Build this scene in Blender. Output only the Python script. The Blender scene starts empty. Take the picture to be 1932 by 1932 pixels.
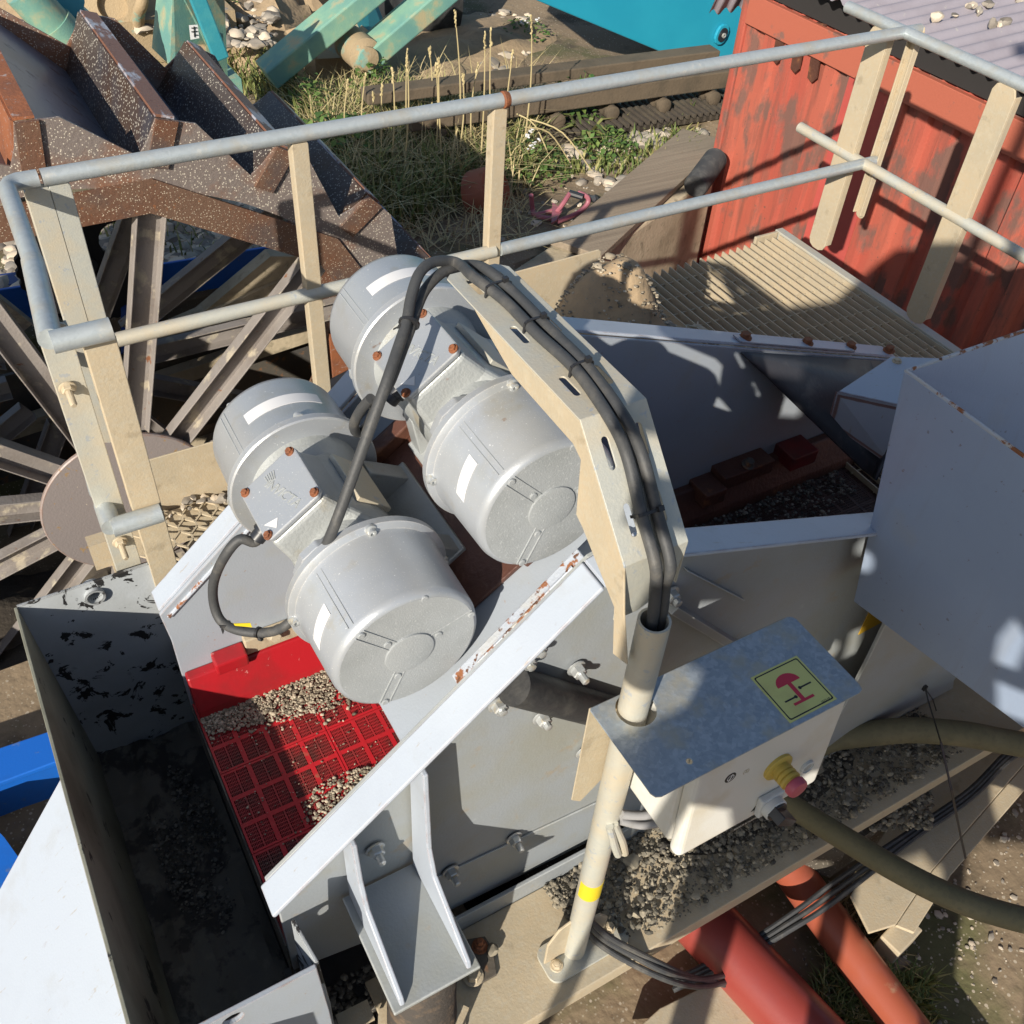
import bpy, bmesh, math, random
from mathutils import Vector, Matrix, noise as mnoise
R = math.radians
scene = bpy.context.scene
C = scene.collection
HC = 3.4                      # eye height above the yard; all z below are given relative to the eye

# ------------------------------------------------------------------ camera, sky, sun, exposure
AX_R = Vector((0.86831567, -0.49301216, 0.05446937))
AX_D = Vector((-0.30985583, -0.62490209, -0.71657990))
AX_F = Vector((0.38732063, 0.60533990, -0.69537496))
FPX = 1845.4
cam_data = bpy.data.cameras.new('camera')
cam_data.sensor_width = 36.0
cam_data.lens = 36.0 * FPX / 1932.0
cam_data.clip_start = 0.02
cam_data.clip_end = 500
cam = bpy.data.objects.new('camera', cam_data)
C.objects.link(cam)
m = Matrix.Identity(4)
for i in range(3):
    m[i][0], m[i][1], m[i][2] = AX_R[i], -AX_D[i], -AX_F[i]
m[2][3] = HC
cam.matrix_world = m
scene.camera = cam

SUN_EL, SUN_AZ = R(26.7), R(36.3)          # light travels towards +x +y
SUN_DIR = Vector((math.cos(SUN_EL) * math.cos(SUN_AZ), math.cos(SUN_EL) * math.sin(SUN_AZ), -math.sin(SUN_EL)))
world = bpy.data.worlds.new('World')
scene.world = world
world.use_nodes = True
wn = world.node_tree.nodes
sky = wn.new('ShaderNodeTexSky')
sky.sky_type = 'NISHITA'
sky.sun_disc = False
sky.sun_elevation = SUN_EL
_back = -SUN_DIR
sky.sun_rotation = math.atan2(_back.x, _back.y)
world.node_tree.links.new(sky.outputs[0], wn['Background'].inputs[0])
wn['Background'].inputs[1].default_value = 0.085
sun_data = bpy.data.lights.new('sun', 'SUN')
sun_data.energy = 5.0
sun_data.angle = R(0.5)
sun_data.color = (1.0, 0.92, 0.79)
sun = bpy.data.objects.new('sun', sun_data)
C.objects.link(sun)
sun.rotation_euler = SUN_DIR.to_track_quat('-Z', 'Y').to_euler()
sun.location = (-6, -4, 12)
scene.view_settings.view_transform = 'Standard'
scene.view_settings.look = 'None'
scene.view_settings.exposure = 0.5
scene.view_settings.gamma = 1.0
scene.view_settings.use_curve_mapping = False
try:
    scene.cycles.max_bounces = 6
    scene.cycles.use_denoising = True
except Exception:
    pass

# ------------------------------------------------------------------ measuring: a photo point on a known plane -> place
def ray(u, v):
    return AX_R * ((u - 966) / FPX) + AX_D * ((v - 966) / FPX) + AX_F

def P(u, v, x=None, y=None, z=None):
    d = ray(u, v)
    k = x / d.x if x is not None else y / d.y if y is not None else z / d.z
    return d * k

def V(*a):
    return Vector(a)

# ------------------------------------------------------------------ mesh builder
class MB:
    def __init__(self):
        self.v = []; self.f = []; self.s = []
    def add(self, verts, faces, smooth=True):
        b = len(self.v)
        self.v += [Vector(q) for q in verts]
        self.f += [[b + i for i in f] for f in faces]
        self.s += [smooth] * len(faces)
        return self
    def box(self, x0, x1, y0, y1, z0, z1):
        vs = [(x, y, z) for x in (x0, x1) for y in (y0, y1) for z in (z0, z1)]
        return self.add(vs, [(0, 1, 3, 2), (4, 6, 7, 5), (0, 4, 5, 1), (2, 3, 7, 6), (0, 2, 6, 4), (1, 5, 7, 3)], False)
    def obox(self, c, ax, ay, az):
        """box around c with half axes ax, ay, az"""
        c = Vector(c); vs = [c + i * Vector(ax) + j * Vector(ay) + k * Vector(az) for i in (-1, 1) for j in (-1, 1) for k in (-1, 1)]
        return self.add(vs, [(0, 1, 3, 2), (4, 6, 7, 5), (0, 4, 5, 1), (2, 3, 7, 6), (0, 2, 6, 4), (1, 5, 7, 3)], False)
    def bar(self, a, b, w, h, up=(0, 0, 1)):
        a, b = Vector(a), Vector(b)
        d = (b - a).normalized(); s = d.cross(Vector(up))
        if s.length < 1e-4: s = d.cross(Vector((1, 0, 0)))
        s.normalize(); t = s.cross(d)
        return self.obox((a + b) / 2, (b - a) / 2, s * w / 2, t * h / 2)
    def prism(self, pts, vec, smooth=False):
        n = len(pts); pts = [Vector(p) for p in pts]; vec = Vector(vec)
        fs = [list(range(n))[::-1], list(range(n, 2 * n))]
        fs += [(i, (i + 1) % n, n + (i + 1) % n, n + i) for i in range(n)]
        return self.add(pts + [p + vec for p in pts], fs, smooth)
    def tube(self, path, r, n=12, smooth_path=0, r1=None, cap=True):
        pts = [Vector(p) for p in path]
        if smooth_path: pts = catmull(pts, smooth_path)
        m_ = len(pts); r1 = r if r1 is None else r1
        t0 = (pts[1] - pts[0]).normalized()
        ref = Vector((0, 0, 1)) if abs(t0.z) < .9 else Vector((1, 0, 0))
        s = t0.cross(ref).normalized()
        vs = []; fs = []
        for i, p in enumerate(pts):
            t = (pts[min(i + 1, m_ - 1)] - pts[max(i - 1, 0)]).normalized()
            s = (s - t * s.dot(t)).normalized(); q = t.cross(s)
            rr = r + (r1 - r) * i / max(1, m_ - 1)
            vs += [p + (s * math.cos(2 * math.pi * k / n) + q * math.sin(2 * math.pi * k / n)) * rr for k in range(n)]
        for i in range(m_ - 1):
            for k in range(n):
                a = i * n + k; b = i * n + (k + 1) % n
                fs.append((a, b, b + n, a + n))
        if cap: fs += [list(range(n))[::-1], list(range((m_ - 1) * n, m_ * n))]
        return self.add(vs, fs, True)
    def lathe(self, o, d, prof, n=48, ref=None):
        """prof: (radius, distance along d)"""
        o, d = Vector(o), Vector(d).normalized()
        s = d.cross(Vector((0, 0, 1)) if abs(d.z) < .9 else Vector((1, 0, 0))).normalized(); q = d.cross(s)
        vs = []; fs = []
        for r, t in prof:
            vs += [o + d * t + (s * math.cos(2 * math.pi * k / n) + q * math.sin(2 * math.pi * k / n)) * max(r, 1e-5) for k in range(n)]
        for i in range(len(prof) - 1):
            for k in range(n):
                a = i * n + k; b = i * n + (k + 1) % n
                fs.append((a, b, b + n, a + n))
        if prof[0][0] > 1e-4: fs.append(list(range(n))[::-1])
        if prof[-1][0] > 1e-4: fs.append(list(range((len(prof) - 1) * n, len(prof) * n)))
        return self.add(vs, fs, True)
    def bolt(self, p, d, r=.012, h=.01, washer=True, stud=0):
        p, d = Vector(p), Vector(d).normalized()
        if washer: self.lathe(p, d, [(r * 1.35, 0), (r * 1.35, .003), (r * 1.25, .004)], 16)
        self.lathe(p + d * .003, d, [(r, 0), (r, h * .85), (r * .85, h)], 6)
        if stud: self.lathe(p + d * h, d, [(r * .55, 0), (r * .55, stud * .9), (r * .4, stud)], 10)
        return self
    def sheet(self, o, u, v, outer, holes, t, nrm=None):
        """flat sheet with holes: 2-D outline and holes in the frame o + a*u + b*v, thickness t along u x v"""
        o, u, v = Vector(o), Vector(u), Vector(v); nn = (u.cross(v)).normalized()
        bm = bmesh.new()
        loops = []
        for loop in [outer] + list(holes):
            vs = [bm.verts.new((a, b, 0)) for a, b in loop]
            for i in range(len(vs)): bm.edges.new((vs[i], vs[(i + 1) % len(vs)]))
            loops.append(len(loop))
        bmesh.ops.triangle_fill(bm, use_beauty=True, use_dissolve=False, edges=bm.edges[:], normal=(0, 0, 1))
        bm.verts.ensure_lookup_table(); bm.verts.index_update()
        n = len(bm.verts)
        pts = [vv.co.copy() for vv in bm.verts]
        tris = []
        for f in bm.faces:
            ids = [w.index for w in f.verts]
            a, b, c = pts[ids[0]], pts[ids[1]], pts[ids[2]]
            if (b - a).cross(c - a).z < 0: ids = ids[::-1]
            tris.append(ids)
        bm.free()
        top = [o + u * q.x + v * q.y + nn * t for q in pts]; bot = [o + u * q.x + v * q.y for q in pts]
        fs = [list(f) for f in tris] + [[i + n for i in f[::-1]] for f in tris]
        b0 = 0
        for L in loops:
            for i in range(L):
                a, b = b0 + i, b0 + (i + 1) % L
                fs.append((a, b, b + n, a + n))
            b0 += L
        return self.add(top + bot, fs, False)
    def pebble(self, p, r, rng, flat=.7):
        p = Vector(p)
        sx, sy, sz = r * rng.uniform(.7, 1.3), r * rng.uniform(.7, 1.2), r * rng.uniform(.5, 1) * flat
        a = rng.uniform(0, 6.3); ca, sa = math.cos(a), math.sin(a)
        vs = []
        ico = ICO2 if r > .017 else ICO; sd = rng.uniform(0, 99)
        for q in ico[0]:
            k = rng.uniform(.82, 1.15) if ico is ICO else 1 + .55 * mnoise.noise(Vector((q[0] * 1.1 + sd, q[1] * 1.1, q[2] * 1.1)))
            x, y, z = q[0] * sx * k, q[1] * sy * k, q[2] * sz * k
            vs.append(p + Vector((x * ca - y * sa, x * sa + y * ca, z)))
        return self.add(vs, ico[1], ico is ICO2)
    def build(self, name, mat, parent=None, loc=None, bevel=0, seg=2, smooth_ang=35, wn=False, fix=False):
        """link as ONE mesh object; vertices are eye-relative unless the parent says 'local'"""
        o_ = Vector((0, 0, 0))
        if parent is not None:
            rt = parent
            while rt.parent is not None: rt = rt.parent
            if not rt.get('_local'): o_ = Vector(rt['_base']) if '_base' in rt else rt.location - Vector((0, 0, HC))
        else: o_ = Vector(loc) if loc is not None else self.base()
        me = bpy.data.meshes.new(name)
        me.from_pydata([tuple(q - o_) for q in self.v], [], self.f)
        me.polygons.foreach_set('use_smooth', self.s)
        if fix or True:
            bm = bmesh.new(); bm.from_mesh(me)
            if len(bm.faces) < 60000: bmesh.ops.recalc_face_normals(bm, faces=bm.faces[:])
            bm.to_mesh(me); bm.free()
        if any(self.s):
            try: me.set_sharp_from_angle(angle=R(smooth_ang))
            except Exception: pass
        for mm in (mat if isinstance(mat, (list, tuple)) else [mat]): me.materials.append(mm)
        o = bpy.data.objects.new(name, me); C.objects.link(o)
        if parent is not None:
            o.parent = parent
        else:
            o.location = o_ + Vector((0, 0, HC))
        if bevel:
            b = o.modifiers.new('edge', 'BEVEL'); b.width = bevel; b.segments = seg; b.limit_method = 'ANGLE'; b.angle_limit = R(35)
            b.harden_normals = False
        return o
    def base(self):
        n = len(self.v)
        return Vector((sum(q.x for q in self.v) / n, sum(q.y for q in self.v) / n, min(q.z for q in self.v)))

def _ico(k):
    bm = bmesh.new(); bmesh.ops.create_icosphere(bm, subdivisions=k, radius=1)
    vs = [tuple(w.co) for w in bm.verts]; fs = [[w.index for w in f.verts] for f in bm.faces]
    bm.free(); return vs, fs
ICO = _ico(1); ICO2 = _ico(2)

def catmull(pts, k):
    out = []; n = len(pts)
    for i in range(n - 1):
        p0, p1, p2, p3 = pts[max(i - 1, 0)], pts[i], pts[i + 1], pts[min(i + 2, n - 1)]
        for j in range(k):
            t = j / k
            out.append(.5 * ((2 * p1) + (p2 - p0) * t + (2 * p0 - 5 * p1 + 4 * p2 - p3) * t * t + (3 * p1 - p0 - 3 * p2 + p3) * t ** 3))
    out.append(pts[-1]); return out

def tag(o, label=None, cat=None, group=None, kind=None):
    if label: o['label'] = label
    if cat: o['category'] = cat
    if group: o['group'] = group
    if kind: o['kind'] = kind
    return o

def thing(name, label, cat, base, group=None, local=False):
    o = bpy.data.objects.new(name, None); C.objects.link(o)
    o.empty_display_size = .05
    o.location = Vector(base) + Vector((0, 0, HC))
    o['_base'] = [float(q) for q in base]
    if local: o['_local'] = 1
    return tag(o, label, cat, group)

def copy_tree(o, parent=None):
    c = o.copy(); C.objects.link(c)
    if parent is not None: c.parent = parent
    for ch in [k for k in bpy.data.objects if k.parent == o]: copy_tree(ch, c)
    return c

def slot2d(cx, cy, L, W, ang, n=6):
    """rounded slot outline"""
    ca, sa = math.cos(ang), math.sin(ang); r = W / 2; h = L / 2 - r; pts = []
    for e, st in ((h, -math.pi / 2), (-h, math.pi / 2)):
        for i in range(n + 1):
            a = st + math.pi * i / n
            x, y = e + r * math.cos(a), r * math.sin(a)
            pts.append((cx + x * ca - y * sa, cy + x * sa + y * ca))
    return pts

def circ2d(cx, cy, r, n=20):
    return [(cx + r * math.cos(2 * math.pi * i / n), cy + r * math.sin(2 * math.pi * i / n)) for i in range(n)]
# ------------------------------------------------------------------ materials (procedural, in metres of each object)
def M(name, col, rough=.5, metal=0.0, layers=(), bump=(0, 0), coat=0, alpha_tex=None, spec=.5, bump2=None):
    mt = bpy.data.materials.new(name); mt.use_nodes = True
    nt = mt.node_tree; N = nt.nodes; L = nt.links
    bs = N['Principled BSDF']
    tc = N.new('ShaderNodeTexCoord'); oi = N.new('ShaderNodeObjectInfo')
    off = N.new('ShaderNodeVectorMath'); off.operation = 'ADD'
    mul = N.new('ShaderNodeMath'); mul.operation = 'MULTIPLY'; mul.inputs[1].default_value = 37.0
    L.new(oi.outputs['Random'], mul.inputs[0])
    L.new(tc.outputs['Object'], off.inputs[0]); L.new(mul.outputs[0], off.inputs[1])
    co = off.outputs[0]
    cur = None; curv = col; rcur = None
    def texmask(l):
        src = co
        if l.get('stretch'):
            mp = N.new('ShaderNodeMapping'); mp.inputs['Scale'].default_value = l['stretch']
            L.new(co, mp.inputs[0]); src = mp.outputs[0]
        k = l.get('kind', 'noise')
        if k == 'edge':
            bv = N.new('ShaderNodeBevel'); bv.samples = 4; bv.inputs[0].default_value = l.get('width', .006)
            ge = N.new('ShaderNodeNewGeometry'); dt = N.new('ShaderNodeVectorMath'); dt.operation = 'DOT_PRODUCT'
            L.new(bv.outputs[0], dt.inputs[0]); L.new(ge.outputs['Normal'], dt.inputs[1])
            nz = N.new('ShaderNodeTexNoise'); nz.inputs['Scale'].default_value = l.get('scale', 30); nz.inputs['Detail'].default_value = 4
            L.new(src, nz.inputs['Vector'])
            sb = N.new('ShaderNodeMath'); sb.operation = 'MULTIPLY_ADD'; sb.inputs[1].default_value = l.get('brk', .35); 
            L.new(nz.outputs[0], sb.inputs[0]); L.new(dt.outputs['Value'], sb.inputs[2])
            out = sb.outputs[0]
        elif k == 'speck':
            vo = N.new('ShaderNodeTexVoronoi'); vo.inputs['Scale'].default_value = l['scale']; vo.inputs['Randomness'].default_value = 1
            L.new(src, vo.inputs['Vector']); out = vo.outputs['Distance']
            if l.get('clump'):
                nz = N.new('ShaderNodeTexNoise'); nz.inputs['Scale'].default_value = l['clump']; nz.inputs['Detail'].default_value = 3
                L.new(co, nz.inputs['Vector'])
                ma = N.new('ShaderNodeMath'); ma.operation = 'MULTIPLY_ADD'; ma.inputs[1].default_value = l.get('camt', -1.2)
                L.new(nz.outputs[0], ma.inputs[0]); L.new(out, ma.inputs[2]); out = ma.outputs[0]
        elif k == 'cell':
            vo = N.new('ShaderNodeTexVoronoi'); vo.inputs['Scale'].default_value = l['scale']
            L.new(src, vo.inputs['Vector'])
            sp = N.new('ShaderNodeSeparateColor'); L.new(vo.outputs['Color'], sp.inputs[0]); out = sp.outputs[0]
        elif k == 'up':
            ge = N.new('ShaderNodeNewGeometry'); sx = N.new('ShaderNodeSeparateXYZ'); L.new(ge.outputs['Normal'], sx.inputs[0])
            nz = N.new('ShaderNodeTexNoise'); nz.inputs['Scale'].default_value = l['scale']; nz.inputs['Detail'].default_value = 5
            L.new(src, nz.inputs['Vector'])
            ma = N.new('ShaderNodeMath'); ma.operation = 'MULTIPLY'
            L.new(nz.outputs[0], ma.inputs[0]); L.new(sx.outputs[2], ma.inputs[1]); out = ma.outputs[0]
        else:
            nz = N.new('ShaderNodeTexNoise'); nz.inputs['Scale'].default_value = l['scale']
            nz.inputs['Detail'].default_value = l.get('detail', 5); nz.inputs['Roughness'].default_value = l.get('nr', .6)
            nz.inputs['Distortion'].default_value = l.get('dist', 0)
            L.new(src, nz.inputs['Vector']); out = nz.outputs[0]
        rp = N.new('ShaderNodeMapRange'); lo_, hi_ = (1 + l.get('brk', .35) * .30, .93 + l.get('brk', .35) * .30) if l.get('kind') == 'edge' else (l['lo'], l['hi'])
        rp.inputs['From Min'].default_value = lo_; rp.inputs['From Max'].default_value = hi_
        rp.inputs['To Min'].default_value = 0; rp.inputs['To Max'].default_value = l.get('amt', 1)
        L.new(out, rp.inputs['Value'])
        return rp.outputs[0]
    for l in layers:
        msk = texmask(l)
        if l.get('and'):
            m2 = texmask(l['and']); mm = N.new('ShaderNodeMath'); mm.operation = 'MULTIPLY'
            L.new(msk, mm.inputs[0]); L.new(m2, mm.inputs[1]); msk = mm.outputs[0]
        mx = N.new('ShaderNodeMix'); mx.data_type = 'RGBA'
        L.new(msk, mx.inputs[0])
        if cur is None: mx.inputs[6].default_value = (*curv, 1)
        else: L.new(cur, mx.inputs[6])
        mx.inputs[7].default_value = (*l['col'], 1)
        cur = mx.outputs[2]
        if 'rough' in l:
            rm = N.new('ShaderNodeMix'); rm.data_type = 'FLOAT'
            L.new(msk, rm.inputs[0])
            if rcur is None: rm.inputs[2].default_value = rough
            else: L.new(rcur, rm.inputs[2])
            rm.inputs[3].default_value = l['rough']; rcur = rm.outputs[0]
    if cur is None: bs.inputs['Base Color'].default_value = (*col, 1)
    else: L.new(cur, bs.inputs['Base Color'])
    if rcur is None: bs.inputs['Roughness'].default_value = rough
    else: L.new(rcur, bs.inputs['Roughness'])
    bs.inputs['Metallic'].default_value = metal
    bs.inputs['Specular IOR Level'].default_value = spec
    if coat: bs.inputs['Coat Weight'].default_value = coat; bs.inputs['Coat Roughness'].default_value = .15
    if bump[1]:
        nz = N.new('ShaderNodeTexNoise'); nz.inputs['Scale'].default_value = bump[0]; nz.inputs['Detail'].default_value = 5
        L.new(co, nz.inputs['Vector'])
        hgt = nz.outputs[0]
        if bump2:
            n2 = N.new('ShaderNodeTexNoise'); n2.inputs['Scale'].default_value = bump2[0]; n2.inputs['Detail'].default_value = 2
            L.new(co, n2.inputs['Vector'])
            ad = N.new('ShaderNodeMath'); ad.operation = 'MULTIPLY_ADD'; ad.inputs[1].default_value = bump2[1]
            L.new(n2.outputs[0], ad.inputs[0]); L.new(hgt, ad.inputs[2]); hgt = ad.outputs[0]
        bp = N.new('ShaderNodeBump'); bp.inputs['Strength'].default_value = bump[1]; bp.inputs['Distance'].default_value = .01
        L.new(hgt, bp.inputs['Height']); L.new(bp.outputs[0], bs.inputs['Normal'])
    return mt

RUST = (.17, .060, .025); RUSTD = (.075, .035, .025); DUST = (.46, .37, .25)
m_paint = M('grey_paint', (.31, .345, .395), .42, 0, [
    dict(scale=3, lo=.45, hi=.75, col=(.285, .315, .355)),
    dict(scale=9, lo=.52, hi=.8, col=(.31, .30, .24), amt=.4),
    dict(scale=60, lo=.69, hi=.72, col=(.3, .2, .12), amt=.6, detail=3),
    dict(kind='edge', lo=1.10, hi=1.02, scale=22, brk=.22, width=.005, col=RUST, rough=.9, amt=.85)], (160, .06))
m_paint_dirty = M('grey_paint_dirty', (.27, .295, .32), .5, 0, [
    dict(scale=4, lo=.4, hi=.7, col=(.26, .27, .25)),
    dict(scale=11, lo=.5, hi=.8, col=(.265, .26, .22), amt=.6),
    dict(scale=14, lo=.62, hi=.7, col=(.30, .24, .16), amt=.5, detail=8),
    dict(kind='edge', lo=1.08, hi=1.0, scale=22, brk=.2, width=.006, col=(.6, .62, .62), amt=.7)], (130, .1))
m_paint_white = M('pale_paint', (.385, .43, .50), .42, 0, [
    dict(scale=4, lo=.5, hi=.8, col=(.35, .39, .455)),
    dict(scale=22, lo=.645, hi=.69, col=(.30, .25, .19), amt=.55, stretch=(1, 5, 1), detail=9),
    dict(scale=5, lo=.58, hi=.72, col=(.33, .345, .36), amt=.6, detail=8),
    dict(kind='edge', lo=1.12, hi=1.03, scale=25, brk=.25, width=.005, col=RUST, rough=.9, amt=.8)], (150, .05))
m_paint_rusty = M('rust_flecked_paint', (.36, .395, .455), .5, 0, [
    dict(scale=9, lo=.44, hi=.6, col=(.42, .40, .34), amt=.7, detail=8),
    dict(scale=15, lo=.52, hi=.56, col=(.22, .085, .035), detail=9, rough=.9, nr=.7),
    dict(scale=40, lo=.6, hi=.64, col=(.10, .045, .025), detail=6, rough=.9)], (120, .2))
m_hopper = M('hopper_paint', (.26, .32, .43), .38, 0, [  # blue cast of the skylit shade is put into this base colour
    dict(scale=2.5, lo=.45, hi=.75, col=(.235, .29, .395)),
    dict(scale=6, lo=.55, hi=.72, col=(.24, .275, .34), amt=.55, stretch=(3, 3, .35), detail=7),
    dict(scale=3, lo=.60, hi=.72, col=(.30, .30, .28), amt=.4, detail=9),
    dict(scale=40, lo=.72, hi=.74, col=(.15, .14, .15), amt=.7, detail=2),
    dict(scale=5, lo=.70, hi=.72, col=(.5, .54, .60), amt=.25, stretch=(9, 9, .4), detail=4),
    dict(scale=55, lo=.70, hi=.73, col=(.16, .10, .07), amt=.6, detail=3)], (150, .04))
m_peel = M('peeling_grey_paint', (.40, .43, .46), .42, 0, [
    dict(scale=5, lo=.4, hi=.7, col=(.33, .35, .36)),
    dict(scale=12, lo=.575, hi=.585, col=(.015, .015, .016), detail=9, nr=.65, rough=.6, dist=.6),
    dict(scale=30, lo=.70, hi=.71, col=(.02, .02, .02), detail=4),
    dict(kind='edge', lo=1.22, hi=1.03, scale=16, brk=.5, width=.010, col=(.03, .025, .022), amt=.9)], (110, .07))
m_chutein = M('chute_inside_dirt', (.15, .135, .11), .8, 0, [
    dict(scale=5, lo=.50, hi=.54, col=(.055, .05, .044), detail=8),
    dict(scale=13, lo=.56, hi=.64, col=(.21, .19, .15), amt=.6, detail=8)], (60, .25))
m_silver = M('silver_motor_paint', (.38, .405, .44), .34, .35, [
    dict(scale=7, lo=.5, hi=.8, col=(.34, .36, .385)),
    dict(scale=5, lo=.56, hi=.66, col=(.33, .325, .29), amt=.5, stretch=(1, 1, .4), detail=8),
    dict(scale=12, lo=.60, hi=.72, col=(.33, .29, .21), amt=.55, detail=9),
    dict(scale=24, lo=.69, hi=.73, col=(.20, .10, .05), amt=.6, detail=9),
    dict(kind='speck', scale=170, lo=.14, hi=.08, col=(.60, .58, .53), amt=.45, clump=6, camt=-.10),
    dict(kind='up', scale=5, lo=.42, hi=.75, col=(.46, .44, .38), amt=.45),
    dict(scale=160, lo=.74, hi=.76, col=(.75, .76, .76), amt=.6, detail=1),
    dict(kind='edge', lo=1.10, hi=1.03, scale=30, brk=.24, width=.004, col=(.75, .72, .66), amt=.6)], (420, .07), bump2=(60, .4))
m_cast = M('silver_cast_paint', (.35, .37, .375), .42, .15, [
    dict(scale=6, lo=.45, hi=.75, col=(.29, .30, .29)),
    dict(scale=9, lo=.60, hi=.7, col=(.30, .25, .16), amt=.6, detail=9),
    dict(scale=15, lo=.70, hi=.74, col=(.20, .07, .03), detail=8)], (140, .2))
m_castface = M('silver_face_paint', (.33, .35, .365), .5, .15, [
    dict(scale=14, lo=.45, hi=.75, col=(.29, .31, .32)),
    dict(scale=180, lo=.64, hi=.7, col=(.5, .52, .53), amt=.5, detail=1)], (260, .16))
m_galv = M('galvanised_steel', (.46, .50, .515), .42, .45, [
    dict(kind='cell', scale=85, lo=.2, hi=1, col=(.40, .44, .455), amt=.7),
    dict(scale=10, lo=.5, hi=.7, col=(.46, .43, .36), amt=.75, detail=7),
    dict(scale=26, lo=.62, hi=.7, col=(.62, .60, .54), amt=.5, detail=6)], (200, .08))
m_galv_blue = M('galvanised_spangle', (.35, .395, .43), .40, .45, [
    dict(kind='cell', scale=130, lo=.2, hi=1, col=(.46, .50, .53), amt=.9),
    dict(kind='cell', scale=75, lo=.35, hi=.9, col=(.28, .32, .36), amt=.55),
    dict(scale=11, lo=.50, hi=.62, col=(.46, .42, .32), amt=.7, detail=9)], (200, .08))
m_tan = M('dusty_galvanised', (.47, .385, .265), .6, .1, [
    dict(scale=5, lo=.4, hi=.75, col=(.40, .35, .26)),
    dict(scale=22, lo=.55, hi=.7, col=(.52, .45, .33), amt=.5, detail=7),
    dict(scale=14, lo=.60, hi=.68, col=(.27, .22, .15), amt=.5, detail=9),
    dict(kind='cell', scale=110, lo=.5, hi=1, col=(.45, .42, .34), amt=.35)], (150, .12))
m_tangalv = M('half_dusty_galvanised', (.47, .47, .42), .5, .25, [
    dict(kind='cell', scale=90, lo=.3, hi=1, col=(.43, .44, .41), amt=.6),
    dict(scale=6, lo=.42, hi=.68, col=(.53, .46, .34), detail=6),
    dict(scale=40, lo=.62, hi=.66, col=(.34, .38, .43), amt=.7, detail=6)], (180, .1))
m_rustplate = M('rusty_wheel_steel', (.19, .115, .08), .42, .35, [
    dict(scale=4, lo=.42, hi=.62, col=(.16, .075, .045), rough=.6),
    dict(scale=3, lo=.52, hi=.72, col=(.10, .095, .10), rough=.3),
    dict(kind='speck', scale=120, lo=.10, hi=.06, col=(.55, .47, .36), rough=.8, clump=3.2, camt=-.25),
    dict(scale=55, lo=.64, hi=.68, col=(.30, .12, .05), amt=.7, detail=6)], (70, .25))
m_rustspeck = M('speckled_wheel_steel', (.22, .185, .17), .42, .25, [
    dict(scale=4, lo=.46, hi=.62, col=(.22, .105, .06), rough=.6),
    dict(kind='speck', scale=105, lo=.18, hi=.11, col=(.58, .53, .44), rough=.8, clump=2.2, camt=-.20),
    dict(kind='speck', scale=210, lo=.20, hi=.14, col=(.40, .33, .25), rough=.8, amt=.45)], (70, .25))
m_liptop = M('worn_lip_rust', (.21, .10, .065), .5, .2, [
    dict(scale=5, lo=.52, hi=.58, col=(.42, .42, .47), rough=.35, stretch=(2.5, 1, 2.5), detail=8),
    dict(scale=30, lo=.6, hi=.68, col=(.13, .05, .03), detail=6)], (80, .2))
m_lipface = M('dark_bucket_steel', (.085, .068, .062), .4, .3, [
    dict(scale=3, lo=.45, hi=.62, col=(.085, .048, .028)),
    dict(kind='speck', scale=75, lo=.16, hi=.11, col=(.45, .42, .36), rough=.8, clump=2.0, camt=-.25),
    dict(scale=2, lo=.55, hi=.75, col=(.05, .055, .075))], (60, .2))
m_rustwet = M('worn_wheel_steel', (.20, .22, .28), .28, .35, [
    dict(scale=3, lo=.5, hi=.75, col=(.15, .15, .17), rough=.3),
    dict(scale=9, lo=.58, hi=.7, col=(.13, .07, .045), rough=.6, detail=7)], (40, .1))
m_rustorange = M('orange_rust', (.27, .095, .04), .75, .1, [
    dict(scale=7, lo=.45, hi=.7, col=(.17, .07, .04)),
    dict(scale=30, lo=.6, hi=.68, col=(.42, .40, .40), amt=.6, stretch=(1, 1, 3), detail=7)], (90, .3))
m_spoke = M('spoke_steel', (.27, .245, .23), .5, .15, [
    dict(scale=5, lo=.45, hi=.7, col=(.19, .165, .15)),
    dict(scale=10, lo=.56, hi=.64, col=(.46, .41, .32), detail=8, amt=.8, rough=.8),
    dict(scale=18, lo=.66, hi=.7, col=(.23, .10, .05), detail=8)], (90, .2))
m_hub = M('hub_plate_paint', (.25, .22, .215), .5, .1, [
    dict(scale=20, lo=.64, hi=.67, col=(.30, .20, .10), detail=6, rough=.8),
    dict(scale=44, lo=.70, hi=.72, col=(.6, .52, .40), detail=4),
    dict(kind='edge', lo=1.1, hi=1.0, scale=22, brk=.22, width=.008, col=(.25, .11, .05), rough=.9)], (100, .15))
m_darksteel = M('dark_tank_steel', (.085, .08, .075), .6, .2, [
    dict(scale=3, lo=.42, hi=.7, col=(.12, .10, .075)),
    dict(scale=12, lo=.6, hi=.66, col=(.24, .12, .06), detail=8)], (60, .2))
m_mud = M('dark_mud', (.055, .045, .036), .9, 0, [dict(scale=9, lo=.4, hi=.7, col=(.085, .07, .05)),
    dict(kind='speck', scale=60, lo=.12, hi=.08, col=(.2, .19, .17))], (30, .6))
m_blue = M('blue_paint', (.010, .115, .50), .38, 0, [dict(scale=6, lo=.5, hi=.75, col=(.015, .10, .40)),
    dict(scale=24, lo=.63, hi=.68, col=(.10, .15, .28), amt=.5, detail=7)], (140, .05))
m_darkblue = M('dark_blue_paint', (.006, .03, .16), .45, 0, [], (140, .05))
m_tealsheet = M('turquoise_bodywork', (.018, .27, .40), .35, 0, [dict(scale=2, lo=.4, hi=.7, col=(.022, .30, .43))], (220, .03))
m_mint = M('pale_turquoise', (.18, .50, .50), .45)
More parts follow.
